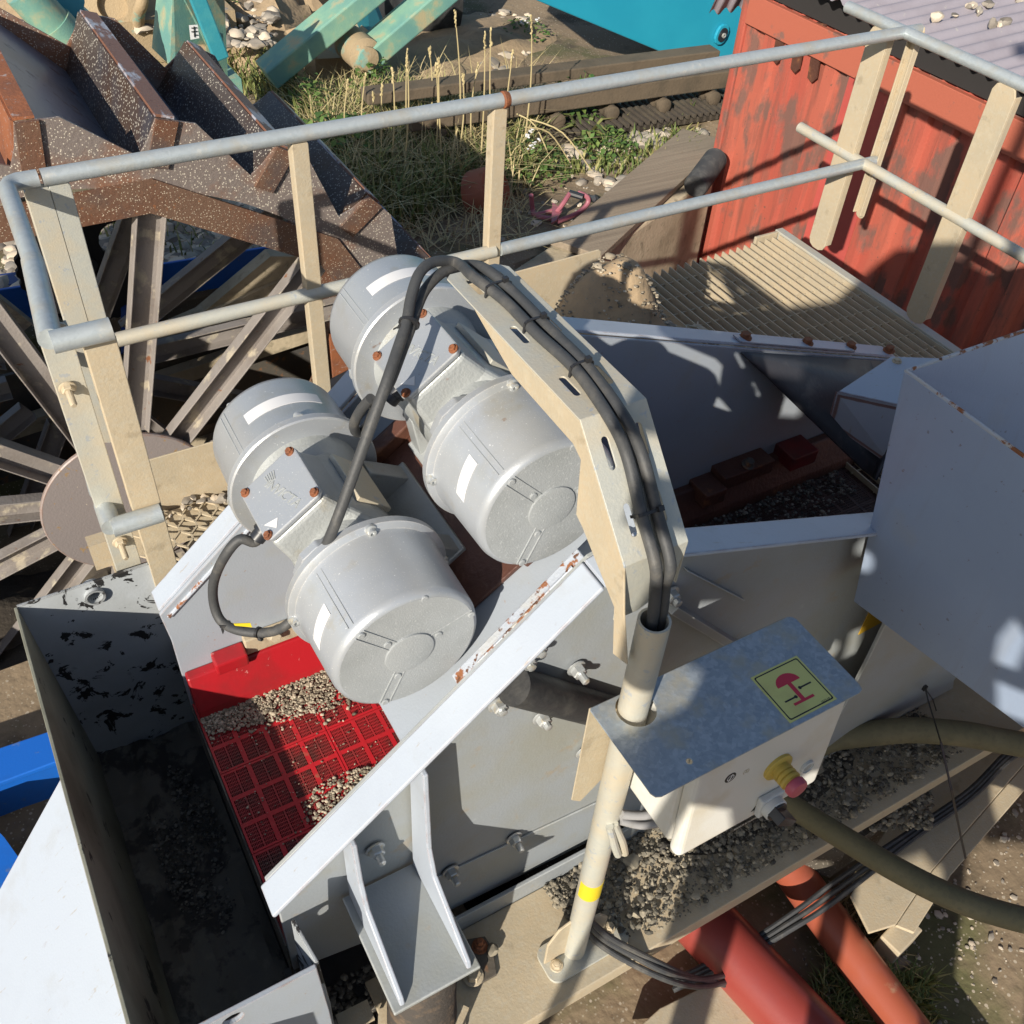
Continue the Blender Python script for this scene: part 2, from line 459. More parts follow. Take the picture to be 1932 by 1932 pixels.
m_teal = M('weathered_teal_paint', (.12, .27, .245), .55, 0, [
    dict(scale=3, lo=.42, hi=.62, col=(.20, .36, .26)),
    dict(scale=6, lo=.52, hi=.66, col=(.42, .32, .18), amt=.75, detail=8)], (90, .15))
m_teal_clean = M('teal_paint', (.035, .25, .31), .45, 0, [dict(scale=5, lo=.5, hi=.7, col=(.08, .33, .34))], (90, .1))
m_tealdust = M('dusty_teal_paint', (.34, .26, .16), .8, 0, [dict(scale=5, lo=.56, hi=.64, col=(.16, .34, .30), detail=7)], (60, .4))
m_shed = M('red_shed_paint', (.36, .080, .056), .5, 0, [
    dict(scale=2.2, lo=.42, hi=.7, col=(.40, .115, .075), stretch=(1, 1, .25)),
    dict(scale=13, lo=.52, hi=.66, col=(.21, .075, .055), stretch=(1, 1, .10), amt=.85, detail=7),
    dict(scale=3.6, lo=.53, hi=.60, col=(.15, .078, .062), detail=8, stretch=(1, 1, .55), rough=.85, amt=.95),
    dict(scale=34, lo=.66, hi=.69, col=(.16, .075, .055), detail=5, rough=.85)], (60, .2))
m_shedpatch = M('fresh_red_patch', (.38, .07, .06), .5, 0, [dict(scale=3, lo=.4, hi=.7, col=(.46, .085, .07))], (80, .05))
m_shedtrim = M('orange_red_trim', (.37, .105, .066), .55, 0, [dict(scale=7, lo=.6, hi=.66, col=(.2, .10, .08), detail=8)], (80, .1))
m_roof = M('grey_violet_roof_sheet', (.30, .275, .31), .55, 0, [dict(scale=4, lo=.45, hi=.7, col=(.26, .235, .265)),
    dict(scale=30, lo=.66, hi=.7, col=(.36, .34, .33), detail=6)], (90, .1))
m_shaddark = M('shade_black', (.02, .018, .018), .9)  # near-black: paints the eaves shade, also the sprocket's own black
m_rubber = M('black_rubber', (.030, .031, .034), .55, 0, [dict(scale=12, lo=.5, hi=.75, col=(.085, .083, .078), amt=.8, detail=7)], (110, .15))
m_rubberflap = M('rubber_flap', (.035, .035, .042), .45, 0, [dict(scale=7, lo=.55, hi=.75, col=(.12, .115, .105), detail=7)], (60, .1))
m_cable = M('grey_black_cable', (.045, .047, .05), .6, 0, [dict(scale=16, lo=.5, hi=.7, col=(.095, .09, .082), detail=7)], (180, .12))
m_cablegrey = M('grey_cable', (.30, .30, .31), .5, 0, [dict(scale=14, lo=.5, hi=.7, col=(.24, .23, .21))], (180, .05))
m_tie = M('black_cable_tie', (.022, .022, .024), .4)
m_spring = M('rubber_spring', (.048, .040, .034), .8, 0, [dict(scale=14, lo=.5, hi=.68, col=(.14, .095, .06), detail=7)], (90, .3))
m_hose = M('olive_hose', (.130, .115, .062), .8, 0, [dict(scale=9, lo=.45, hi=.7, col=(.17, .145, .08)), dict(kind='cell', scale=90, lo=.6, hi=1, col=(.09, .08, .05), amt=.4)], (180, .15))
m_redpipe = M('orange_red_plastic_pipe', (.33, .085, .048), .34, 0, [dict(scale=5, lo=.5, hi=.75, col=(.32, .10, .075)),
    dict(scale=9, lo=.66, hi=.72, col=(.42, .28, .18), amt=.6, detail=7)], (90, .04))
m_redpipe2 = M('dark_red_plastic_pipe', (.24, .042, .034), .32, 0, [dict(scale=5, lo=.5, hi=.75, col=(.21, .05, .048))], (90, .03))
m_deck = M('red_polyurethane', (.47, .012, .020), .42, 0, [dict(scale=6, lo=.5, hi=.72, col=(.30, .022, .022), amt=.7),
    dict(scale=14, lo=.62, hi=.7, col=(.28, .17, .10), amt=.6, detail=8)], (90, .08))
m_deckrib = M('dark_red_slots', (.34, .018, .022), .5, 0, [dict(scale=8, lo=.45, hi=.65, col=(.12, .03, .025))], (90, .08))  # darker red for the ribs inside the panel cells
m_chutewall = M('olive_dirty_wall', (.25, .25, .20), .6, 0, [dict(scale=3, lo=.4, hi=.65, col=(.13, .13, .10)), dict(scale=7, lo=.60, hi=.62, col=(.02, .02, .02), detail=9, nr=.65)], (90, .1))
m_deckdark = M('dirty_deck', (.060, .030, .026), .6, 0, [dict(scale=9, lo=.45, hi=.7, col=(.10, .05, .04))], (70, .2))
m_trackbrown = M('shaded_track_brown', (.115, .088, .06), .9, 0, [dict(scale=6, lo=.45, hi=.7, col=(.075, .06, .042), detail=7)], (50, .4))  # brown kept dark to paint in the turquoise body's shadow
m_seal = M('red_rubber_seal', (.36, .012, .018), .33, 0, [dict(scale=5, lo=.48, hi=.66, col=(.22, .018, .02), amt=.8, detail=7),
    dict(scale=40, lo=.68, hi=.70, col=(.6, .3, .28), amt=.5, detail=4)], (90, .05))
m_sealdark = M('dull_red_seal', (.15, .014, .016), .45, 0, [dict(scale=8, lo=.45, hi=.65, col=(.08, .02, .02))])
m_black = M('black_void', (.006, .006, .006), .95)  # flat black that paints the dark under the deck and in the post slots
m_rustbeam = M('rust_red_beam', (.085, .036, .026), .45, .1, [dict(scale=7, lo=.45, hi=.7, col=(.13, .055, .035)),
    dict(scale=14, lo=.64, hi=.70, col=(.20, .085, .04), detail=7)], (70, .3))
m_rustbolt = M('rusty_bolt', (.24, .085, .035), .8, .1, [dict(scale=60, lo=.45, hi=.7, col=(.12, .05, .03))], (200, .4))
m_zincbolt = M('painted_bolt', (.46, .48, .49), .35, .5, [dict(scale=60, lo=.55, hi=.7, col=(.5, .44, .32))], (200, .1))
m_encl = M('white_enclosure_plastic', (.60, .595, .56), .45, 0, [dict(scale=7, lo=.5, hi=.75, col=(.52, .47, .36), amt=.8, detail=7)], (240, .06))
m_yellow = M('yellow_plastic', (.46, .34, .07), .45, 0, [dict(scale=20, lo=.5, hi=.7, col=(.5, .36, .06))])
m_redbutton = M('red_plastic', (.42, .075, .11), .4)
m_greyplastic = M('light_grey_plastic', (.50, .52, .52), .45)
m_blackplastic = M('black_plastic', (.02, .022, .028), .4)
m_signyellow = M('pale_yellow_sticker', (.62, .60, .20), .5, 0, [dict(scale=9, lo=.55, hi=.75, col=(.52, .47, .16), detail=7)])
m_signred = M('sticker_red', (.55, .03, .06), .5)
m_ink = M('black_ink', (.02, .022, .02), .6)
m_tape = M('yellow_tape', (.62, .48, .02), .5)
m_white = M('white_sticker', (.62, .62, .63), .5)
m_brass = M('warning_yellow', (.58, .36, .03), .5)
m_wood = M('weathered_board', (.26, .21, .155), .85, 0, [dict(scale=7, lo=.4, hi=.7, col=(.19, .15, .11), stretch=(.25, 5, 5), detail=7)], (60, .3))
m_concrete = M('stained_concrete', (.50, .42, .30), .9, 0, [dict(scale=2.5, lo=.4, hi=.65, col=(.30, .25, .17)),
    dict(scale=14, lo=.55, hi=.7, col=(.22, .19, .13), detail=8)], (40, .35))
m_pink = M('pink_paint', (.30, .10, .13), .5, 0, [dict(scale=20, lo=.55, hi=.7, col=(.28, .08, .10))])
m_clay = M('rust_orange_drum', (.27, .085, .045), .7, 0, [dict(scale=8, lo=.5, hi=.7, col=(.25, .08, .05))], (60, .2))
m_ground = M('yard_soil', (.20, .15, .098), .95, 0, [
    dict(scale=.7, lo=.42, hi=.62, col=(.26, .195, .125), detail=6),
    dict(scale=1.1, lo=.52, hi=.60, col=(.075, .085, .028), detail=8, amt=.75),
    dict(scale=2.6, lo=.55, hi=.66, col=(.09, .07, .045), detail=8),
    dict(kind='speck', scale=26, lo=.16, hi=.12, col=(.42, .36, .28)),
    dict(kind='speck', scale=55, lo=.20, hi=.15, col=(.38, .33, .25), amt=.8)], (18, .9))
m_sand = M('pale_sand', (.36, .265, .165), .95, 0, [dict(scale=4, lo=.42, hi=.7, col=(.27, .20, .125), detail=8), dict(scale=11, lo=.55, hi=.68, col=(.20, .155, .10), detail=9, amt=.7),
    dict(kind='speck', scale=70, lo=.14, hi=.1, col=(.22, .2, .18))], (22, .9))
m_sanddark = M('damp_grit', (.085, .072, .055), .95, 0, [dict(scale=9, lo=.45, hi=.7, col=(.055, .048, .04)),
    dict(kind='speck', scale=90, lo=.22, hi=.16, col=(.34, .3, .25), amt=.8)], (60, .8))
def pebble_mat(name, a, b, c):
    mt = bpy.data.materials.new(name); mt.use_nodes = True; nt = mt.node_tree; N = nt.nodes; L = nt.links
    ge = N.new('ShaderNodeNewGeometry'); rp = N.new('ShaderNodeValToRGB')
    rp.color_ramp.elements[0].color = (*a, 1); rp.color_ramp.elements[1].color = (*b, 1)
    e = rp.color_ramp.elements.new(.5); e.color = (*c, 1)
    L.new(ge.outputs['Random Per Island'], rp.inputs[0]); L.new(rp.outputs[0], N['Principled BSDF'].inputs['Base Color'])
    N['Principled BSDF'].inputs['Roughness'].default_value = .75
    return mt
m_pebble = pebble_mat('mixed_pebbles', (.14, .12, .10), (.62, .52, .40), (.30, .27, .23))
m_pebbledark = pebble_mat('grey_gravel', (.055, .05, .042), (.32, .28, .21), (.15, .135, .105))
m_grit = pebble_mat('washed_grit', (.10, .085, .06), (.52, .45, .34), (.27, .225, .165))
m_blackgrit = pebble_mat('black_grit', (.035, .033, .03), (.26, .24, .20), (.10, .092, .08))
m_grass = pebble_mat('green_grass', (.07, .11, .025), (.30, .27, .11), (.15, .18, .05))
m_dry = pebble_mat('dry_grass', (.34, .27, .13), (.50, .41, .23), (.42, .35, .18))
m_leaf = pebble_mat('weed_leaves', (.045, .10, .02), (.14, .20, .045), (.08, .15, .03))
rng = random.Random(7)
GZ = -3.1
# ------------------------------------------------------------------ the yard
def ground_h(x, y):
    h = GZ + .05 * mnoise.noise(Vector((x * .8, y * .8, 0))) + .025 * mnoise.noise(Vector((x * 2.7, y * 2.7, 3)))
    # pit under the bucket wheel
    fx = max(0, min(1, (1.95 - x) / .35)) * max(0, min(1, (x + 2.6) / .5))
    fy = max(0, min(1, (y - 2.85) / .25)) * max(0, min(1, (5.2 - y) / .3))
    # lower yard level in front of the concrete wall block, below the grating
    d2 = (x - 2.85) * .822 - (y - 4.21) * 1.88     # > 0 on the near side of the block
    f2 = max(0, min(1, (d2 + .55) / .4)) * max(0, min(1, (x - 2.0) / .5)) * max(0, min(1, (6.0 - x) / .4)) * max(0, min(1, (y - 1.2) / .5))
    return h - max(.95 * fx * fy, .85 * f2)
def make_ground():
    mb = MB(); nx, ny = 110, 130; x0, x1, y0, y1 = -4, 11, -3, 15
    for j in range(ny + 1):
        for i in range(nx + 1):
            x = x0 + (x1 - x0) * i / nx; y = y0 + (y1 - y0) * j / ny
            mb.v.append(Vector((x, y, ground_h(x, y))))
    for j in range(ny):
        for i in range(nx):
            a = j * (nx + 1) + i
            mb.f.append([a, a + 1, a + nx + 2, a + nx + 1]); mb.s.append(True)
    # skirt out to the horizon
    z = GZ - .05; Lr = 150
    mb.add([(-Lr, -Lr, z), (x0, y0, z), (x1, y0, z), (Lr, -Lr, z), (Lr, Lr, z), (x1, y1, z), (x0, y1, z), (-Lr, Lr, z)],
           [(0, 1, 2, 3), (3, 2, 5, 4), (4, 5, 6, 7), (7, 6, 1, 0)], True)
    o = mb.build('ground', m_ground, loc=(0, 0, GZ)); tag(o, kind='structure')
make_ground()

def G(u, v):
    return P(u, v, z=GZ)

# sandy bank in front of the crawler plant
def mound(name, cx, cy, rx, ry, h, mat, base=GZ, rot=0, n=28, seed=1, rough=.18, top=1.0):
    mb = MB()
    for j in range(n + 1):
        for i in range(n + 1):
            a, b = i / n * 2 - 1, j / n * 2 - 1
            r = math.hypot(a, b)
            hh = h * max(0, 1 - r ** 1.6) * top
            x, y = a * rx, b * ry
            xx = cx + x * math.cos(rot) - y * math.sin(rot); yy = cy + x * math.sin(rot) + y * math.cos(rot)
            hh *= 1 + .5 * mnoise.noise(Vector((xx * 3, yy * 3, seed)))
            hh += rough * h * mnoise.noise(Vector((xx * 9, yy * 9, seed + 5))) * (1 if r < .95 else 0)
            mb.v.append(Vector((xx, yy, base - .03 + hh)))
    for j in range(n):
        for i in range(n):
            a = j * (n + 1) + i; mb.f.append([a, a + 1, a + n + 2, a + n + 1]); mb.s.append(True)
    return mb.build(name, mat, loc=(cx, cy, base))
q = P(455, 75, z=-3.05); tag(mound('sand_bank', q.x, q.y + .5, 1.25, 1.4, .5, m_sand, seed=3, rough=.35), kind='structure')
q = P(840, 105, z=GZ); tag(mound('sandy_strip', q.x, q.y, 1.6, .75, .16, m_sand, rot=.5, seed=8), kind='structure')
q = P(370, 30, z=GZ); tag(mound('rubble_bank', q.x - .6, q.y + .8, 1.7, 1.2, .5, m_sand, seed=12, rough=.4), kind='structure')

# loose stones
def stones(name, spots, mat, seed):
    r_ = random.Random(seed); mb = MB()
    for (u0, v0, u1, v1, n, ra, rb, z) in spots:
        for _ in range(n):
            u, v = r_.uniform(u0, u1), r_.uniform(v0, v1)
            p = P(u, v, z=z)
            if z == GZ: p = Vector((p.x, p.y, ground_h(p.x, p.y)))
            rr = ra * (rb / ra) ** (r_.random() ** 2.2)
            mb.pebble(p + Vector((0, 0, rr * .25)), rr, r_)
    return tag(mb.build(name, mat, loc=(0, 0, GZ)), kind='stuff')
stones('yard_stones', [(1050, 190, 1340, 330, 170, .02, .075, GZ), (1120, 240, 1260, 290, 30, .04, .10, GZ), (740, 70, 960, 140, 160, .02, .10, GZ),
                       (1140, 330, 1300, 420, 90, .015, .06, GZ), (1500, 1650, 1932, 1932, 150, .003, .016, GZ), (1780, 1450, 1932, 1800, 90, .003, .018, GZ),
                       (930, 300, 1150, 460, 60, .01, .05, GZ), (1640, 1400, 1932, 1600, 70, .004, .018, GZ), (820, 20, 1000, 110, 80, .02, .06, GZ)], m_pebble, 11)
stones('white_pebbles', [(180, -10, 420, 60, 260, .03, .10, -2.75), (400, 0, 520, 90, 120, .02, .08, -2.8), (150, 390, 640, 520, 1500, .03, .085, GZ), (0, 20, 330, 110, 500, .03, .12, GZ), (0, 430, 120, 560, 160, .03, .08, GZ)], m_pebble, 12)

# ------------------------------------------------------------------ grass, dry stalks and weeds
def blades(name, n, region, h0, h1, mat, seed, lean=.5, w=.006, kind='stuff', dens=None):
    r_ = random.Random(seed); mb = MB(); c = 0; t = 0
    while c < n and t < n * 12:
        t += 1
        u, v = r_.uniform(region[0], region[2]), r_.uniform(region[1], region[3])
        p = G(u, v)
        if dens and mnoise.noise(Vector((p.x * dens, p.y * dens, seed))) < r_.uniform(-.35, .25): continue
        z = ground_h(p.x, p.y); b = Vector((p.x, p.y, z - .01))
        h = r_.uniform(h0, h1); a = r_.uniform(0, 6.28); ln = r_.uniform(.1, lean) * h
        d = Vector((math.cos(a), math.sin(a), 0)); s = Vector((-d.y, d.x, 0)) * w * r_.uniform(.6, 1.4)
        m1 = b + d * ln * .35 + Vector((0, 0, h * .6)); e = b + d * ln + Vector((0, 0, h * r_.uniform(.75, 1)))
        i = len(mb.v)
        mb.v += [b - s, b + s, m1 - s * .8, m1 + s * .8, e]
        mb.f += [[i, i + 1, i + 3, i + 2], [i + 2, i + 3, i + 4]]; mb.s += [True, True]; c += 1
    return tag(mb.build(name, mat, loc=(0, 0, GZ)), kind='stuff')
blades('green_grass', 3300, (560, 205, 1010, 440), .10, .34, m_grass, 1, 1.0, .007, dens=1.1)
blades('dry_straw', 3400, (570, 190, 1010, 470), .10, .36, m_dry, 2, 2.6, .0042, dens=.9)
blades('matted_straw', 1500, (560, 230, 1000, 480), .05, .14, m_dry, 22, 4.5, .004)
blades('yard_grass', 1100, (1000, 190, 1320, 330), .04, .14, m_grass, 3, .9, .008, dens=1.5)
blades('bank_grass', 1100, (415, 40, 560, 205), .08, .3, m_grass, 4, .9, .008, dens=1.0)
blades('near_grass', 900, (1540, 1840, 1760, 1932), .04, .12, m_grass, 6, 1.0, .0035)
blades('near_straw', 500, (1560, 1700, 1700, 1932), .03, .10, m_dry, 9, 1.4, .003)
blades('left_grass', 700, (0, 90, 420, 220), .08, .25, m_grass, 5, .9, .01)
blades('pebble_grass', 260, (190, 430, 640, 500), .06, .18, m_grass, 15, .9, .007)

def leaf_clump(name, u, v, r, n, h, ls, label, cat, group=None, mat=None, seed=0, flowers=0):
    r_ = random.Random(seed); p = G(u, v); p.z = ground_h(p.x, p.y)
    t = thing(name, label, cat, p, group)
    mb = MB(); st = MB()
    for k in range(n):
        a = r_.uniform(0, 6.28); rr = r * math.sqrt(r_.random()); hh = h * (1 - .6 * (rr / r) ** 2) * r_.uniform(.3, 1)
        c = p + Vector((rr * math.cos(a), rr * math.sin(a), hh))
        d = Vector((r_.uniform(-1, 1), r_.uniform(-1, 1), r_.uniform(-.2, .6))).normalized()
        s = d.cross(Vector((r_.uniform(-.4, .4), r_.uniform(-.4, .4), 1))).normalized(); L = ls * r_.uniform(.6, 1.3); w = L * .32
        up = s.cross(d)
        i = len(mb.v)
        mb.v += [c - d * L * .5, c - s * w + up * w * .2, c + d * L * .5 - up * L * .15, c + s * w + up * w * .2, c]
        mb.f += [[i, i + 1, i + 4], [i + 1, i + 2, i + 4], [i + 2, i + 3, i + 4], [i + 3, i, i + 4]]; mb.s += [True] * 4
    for k in range(max(4, n // 22)):
        a = r_.uniform(0, 6.28); rr = r * .7 * r_.random()
        e = p + Vector((rr * math.cos(a), rr * math.sin(a), h * r_.uniform(.6, .95)))
        st.tube([p + Vector((rr * .4 * math.cos(a), rr * .4 * math.sin(a), -.02)), (p + e) / 2 + Vector((0, 0, h * .1)), e], .004, 5, r1=.002)
    mb.build('leaves', mat or m_leaf, t); st.build('stems', m_leaf, t)
    if flowers:
        fl = MB()
        for k in range(flowers):
            c = p + Vector((r_.uniform(-r, r) * .6, r_.uniform(-r, r) * .6, h * r_.uniform(.85, 1.1)))
            for q_ in range(5): fl.pebble(c + Vector((r_.uniform(-.02, .02), r_.uniform(-.02, .02), r_.uniform(-.015, .015))), .012, r_)
        fl.build('flowers', m_white, t)
    return t
leaf_clump('weed_clump', 640, 300, .34, 260, .36, .085, 'broad leaved green weeds growing beside the rusty wheel rim', 'weed', seed=1)
leaf_clump('weed_clump', 590, 230, .20, 160, .35, .06, 'small leafy weed behind the top handrail near the wheel tip', 'weed', seed=2)
leaf_clump('weed_clump', 705, 205, .2, 150, .42, .06, 'upright leafy weed among the tall dry stalks', 'weed', seed=3)
leaf_clump('weed_clump', 1085, 225, .30, 320, .40, .055, 'bushy green weed above the handrail beside the crawler track', 'weed', seed=4)
leaf_clump('weed_clump', 990, 325, .34, 330, .26, .05, 'dark green clover patch right of the middle handrail post', 'weed', seed=5, flowers=4)
leaf_clump('weed_clump', 1140, 285, .24, 220, .2, .05, 'low spreading weed between the pale stones', 'weed', seed=6)
leaf_clump('weed_clump', 432, 95, .16, 150, .62, .06, 'white flowering weed beside the teal support leg', 'weed', seed=7, flowers=12)
leaf_clump('weed_clump', 990, 65, .28, 120, .16, .05, 'flat weed patch in the shade under the turquoise panel', 'weed', seed=8, flowers=3)
# rosette of long leaves
p = G(1105, 262); p.z = ground_h(p.x, p.y); t = thing('rosette_plant', 'star shaped light green plant with long pointed leaves on the mossy ground', 'plant', p)
mb = MB(); r_ = random.Random(5)
for k in range(26):
    a = k * 2.4; L = r_.uniform(.16, .32); d = Vector((math.cos(a), math.sin(a), 0)); s = Vector((-d.y, d.x, 0)) * .016
    i = len(mb.v); b = p + Vector((0, 0, .02)); el = r_.uniform(.35, 1.1)
    m1 = b + d * L * .5 + Vector((0, 0, L * .5 * el)); e = b + d * L + Vector((0, 0, L * .45 * el))
    mb.v += [b - s * .5, b + s * .5, m1 - s, m1 + s, e]; mb.f += [[i, i + 1, i + 3, i + 2], [i + 2, i + 3, i + 4]]; mb.s += [True] * 2
mb.build('leaves', m_grass, t)
# single tall dry stalks: each one can be counted
for k, (u, v, top, dx) in enumerate([(720, 330, 160, 0), (735, 340, 130, 6), (760, 345, 95, 8), (708, 330, 175, -4), (655, 300, 150, 2), (690, 310, 140, 0), (835, 330, 110, -8), (820, 320, 120, 3),
                                     (860, 320, 140, 14), (905, 330, 60, 10), (930, 310, 55, -4), (890, 300, 120, 12), (948, 330, 95, 20), (870, 260, 20, -12), (985, 300, 30, 18), (812, 250, 90, -2), (770, 300, 110, -3)]):
    p = G(u, v); p.z = ground_h(p.x, p.y)
    e = P(u + dx, top, y=p.y); m_ = (p + e) / 2 + Vector((.03 * math.sin(k), 0, .04))
    mb = MB(); mb.tube([p - Vector((0, 0, .02)), m_, e], .0065, 5, 5, r1=.003)
    rr = random.Random(k)
    for j in range(9):
        c = e + (m_ - e) * j * .03
        mb.pebble(c + Vector((rr.uniform(-.006, .006), rr.uniform(-.006, .006), 0)), .0075, rr, 2.2)
    tag(mb.build('dry_stalk', m_dry), 'tall dry grass stalk with seed head standing in the weeds behind the handrail', 'grass stalk', 'dry stalks behind the handrail')
# fallen straws right of the middle post
for k, (a, b) in enumerate([((975, 215), (1040, 320)), ((1000, 225), (1115, 335)), ((990, 240), (1075, 320))]):
    p, e = P(*a, z=GZ + .35), G(*b); e.z += .05
    tag(MB().tube([p, (p + e) / 2 + Vector((0, 0, .09)), e], .006, 5, 4, r1=.004).build('fallen_straw', m_dry), 'long bent straw leaning over to the mossy ground right of the middle post', 'straw', 'bent straws')

# ------------------------------------------------------------------ red shed with corrugated roof
XW = 4.85; YC = 5.21; ZT = -1.90
DRY = 0
sh = thing('red_shed', 'weathered red corrugated metal shed with grey violet corrugated roof', 'shed', (XW, 1.0, GZ))
def ribbed(x, y0, y1, z0, z1, pitch=.19, d=.036, t=.003):
    pts = []; y = y1
    while y > y0:
        for f, k in ((0, 0), (.42, 0), (.52, 1), (.88, 1), (.98, 0)):
            yy = y - f * pitch
            if yy >= y0: pts.append((x + d * k, yy))
        y -= pitch
    mb = MB(); i0 = 0
    vs = [(a, b, z0) for a, b in pts] + [(a, b, z1) for a, b in pts]; n = len(pts)
    mb.add(vs, [(i, i + 1, n + i + 1, n + i) for i in range(n - 1)], False)
    return mb
w = ribbed(XW, -2.4, YC - .05, GZ - .95, ZT).build('wall', m_shed, sh)
mb = MB(); mb.box(XW + .02, XW + 2.4, YC - .03, YC, GZ - .95, ZT); mb.box(XW + 2.38, XW + 2.4, -2.4, YC - .03, GZ - .1, ZT); mb.box(XW + .02, XW + 2.38, -2.4, -2.38, GZ - .1, ZT)
mb.build('wall', m_shed, sh)
MB().box(XW - .022, XW + .05, YC - .055, YC + .012, GZ - .95, ZT + .05).build('corner_post', m_shed, sh, bevel=.008)
mb = MB(); mb.box(XW - .035, XW + .002, -2.4, YC - .06, ZT - .185, ZT - .005); mb.build('fascia', m_shedtrim, sh, bevel=.004)
# pasted fresh sheet
mb = MB(); mb.box(XW - .006, XW - .0025, 3.81, 4.19, -3.75, ZT - .19); mb.build('patch_panel', m_shedpatch, sh)
# rusted vent slots
for k, (a, b, c) in enumerate([(1478, 20, 115), (1513, 32, 132), (1545, 45, 150)]):
    p0, p1 = P(a + 4, b, x=XW - .01), P(a - 14, c, x=XW - .01)
    mb = MB(); mb.prism([(XW - .014, p0.y + .035, p0.z), (XW - .014, p0.y - .04, p0.z + .01), (XW - .014, p1.y - .04, p1.z + .02), (XW - .014, p1.y - .01, p1.z - .015), (XW - .014, p1.y + .035, p1.z)], (.012, 0, 0))
    mb.build('vent_strip', m_rustbeam, sh)
# roof: waves run away from the eave
def corrugated(x0, x1, y0, y1, z0, z1, pitch=.076, amp=.011, t=.003, nx=2):
    mb = MB(); n = int((y1 - y0) / pitch * 8); vs = []; fs = []
    for lay in (0, t):
        for i in range(nx):
            f = i / (nx - 1)
            for j in range(n + 1):
                y = y0 + (y1 - y0) * j / n
                vs.append((x0 + (x1 - x0) * f, y, z0 + (z1 - z0) * f + amp * math.cos(2 * math.pi * y / pitch) + lay))
    m_ = n + 1
    for L in (0, nx * m_):
        for i in range(nx - 1):
            for j in range(n): a = L + i * m_ + j; fs.append((a, a + 1, a + m_ + 1, a + m_))
    for j in range(n):
        fs.append((j, j + 1, nx * m_ + j + 1, nx * m_ + j)); e = (nx - 1) * m_
        fs.append((e + j, e + j + 1, e + nx * m_ + j + 1, e + nx * m_ + j))
    for c in (0, n): fs += [(i * m_ + c, (i + 1) * m_ + c, nx * m_ + (i + 1) * m_ + c, nx * m_ + i * m_ + c) for i in range(nx - 1)]
    return mb.add(vs, fs, True)
ZR = -1.69
corrugated(XW - .17, XW + 2.6, -2.5, 4.70, ZR, ZR + .13, pitch=.107, amp=.015).build('roof', m_roof, sh)
MB().box(XW + .0, XW + .06, -2.4, YC - .07, ZT + .006, ZR - .02).build('eaves_shade_strip', m_shaddark, sh)  # near-black strip paints the shade between wall top and roof
# drooping corner sheet at the far end
q0 = P(1338, 24, y=YC + .06); q1 = P(1418, 24, y=YC + .06); mb = MB()
vs = []; fs = []; n = 24
for j in range(n + 1):
    f = j / n; x = q0.x + (q1.x - q0.x) * f
    z = q0.z + .02 * math.sin(f * 2 * math.pi * 3.5)
    vs += [(x, YC + .06, z), (x + .12, YC + .02, z + .42)]
for j in range(n): fs.append((2 * j, 2 * j + 2, 2 * j + 3, 2 * j + 1))
mb.add(vs, fs, True); o = mb.build('roof_flap', m_roof, sh); sm = o.modifiers.new('thick', 'SOLIDIFY'); sm.thickness = .004
# stones thrown on the roof
r_ = random.Random(3)
for k, (u, v, r) in enumerate([(1765, 40, .038), (1870, 52, .03), (1893, 50, .028), (1885, 53, .02), (1845, 30, .028), (1830, 18, .03), (1862, 15, .028), (1800, 35, .02), (1925, 8, .03)]):
    p = P(u, v, z=ZR + .03); mb = MB(); mb.pebble(p + Vector((0, 0, r * .4 + .01)), r, r_, 1)
    tag(mb.build('roof_stone', m_pebble), 'stone lying on the grey violet corrugated roof', 'stone', 'stones on the shed roof')

# ------------------------------------------------------------------ board, concrete block, hose end, scrap
p0, p1 = P(1320, 262, z=-3.02), P(1085, 470, z=-3.02); dv = (p1 - p0).normalized(); sd = Vector((-dv.y, dv.x, 0)).normalized()
cw = .175
tag(MB().obox((p0 + p1) / 2 + Vector((.02, 0, -.0)), (p1 - p0) / 2 * 1.03, sd * cw, Vector((0, 0, .022))).build('wooden_board', m_wood, bevel=.004), 'long weathered grey board lying on the concrete block by the red shed', 'board')
b0 = P(1350, 330, z=-3.06); b1 = P(1040, 545, z=-3.06); dv2 = (b1 - b0); dv2.z = 0
sd2 = Vector((-dv2.y, dv2.x, 0)).normalized()
if sd2.y < 0: sd2 = -sd2
mb = MB(); base = [b0, b1, b1 + sd2 * .3, b0 + sd2 * .3]
mb.prism([Vector((c.x, c.y, GZ - .95)) for c in base], (0, 0, .95 + .04))
tag(mb.build('concrete_block', m_concrete, bevel=.02), 'stained tan concrete wall block beneath the weathered board', 'concrete block')
MBh = MB(); a, b = P(1312, 352, z=-2.97), P(1350, 300, z=-2.95)
pr = []; L = (b - a).length
for k in range(33): pr.append((.075 + (.010 if k % 2 else 0), L * k / 32))
MBh.lathe(a, b - a, [(.055, .0)] + pr, 28)
tag(MBh.build('corrugated_hose', m_rubber), 'end of a black ribbed drain hose lying beside the red shed', 'hose')
# rusty red drum end
p = G(935, 392); mb = MB(); mb.lathe(p + Vector((0, 0, .12)), Vector((.5, -.75, .45)), [(.15, -.18), (.165, -.17), (.165, .0), (.155, .005), (.15, -.012), (.05, -.02), (1e-6, -.02)], 28)
tag(mb.build('drum_lid', m_clay), 'rusty red round drum lying in the grass behind the middle post', 'drum')
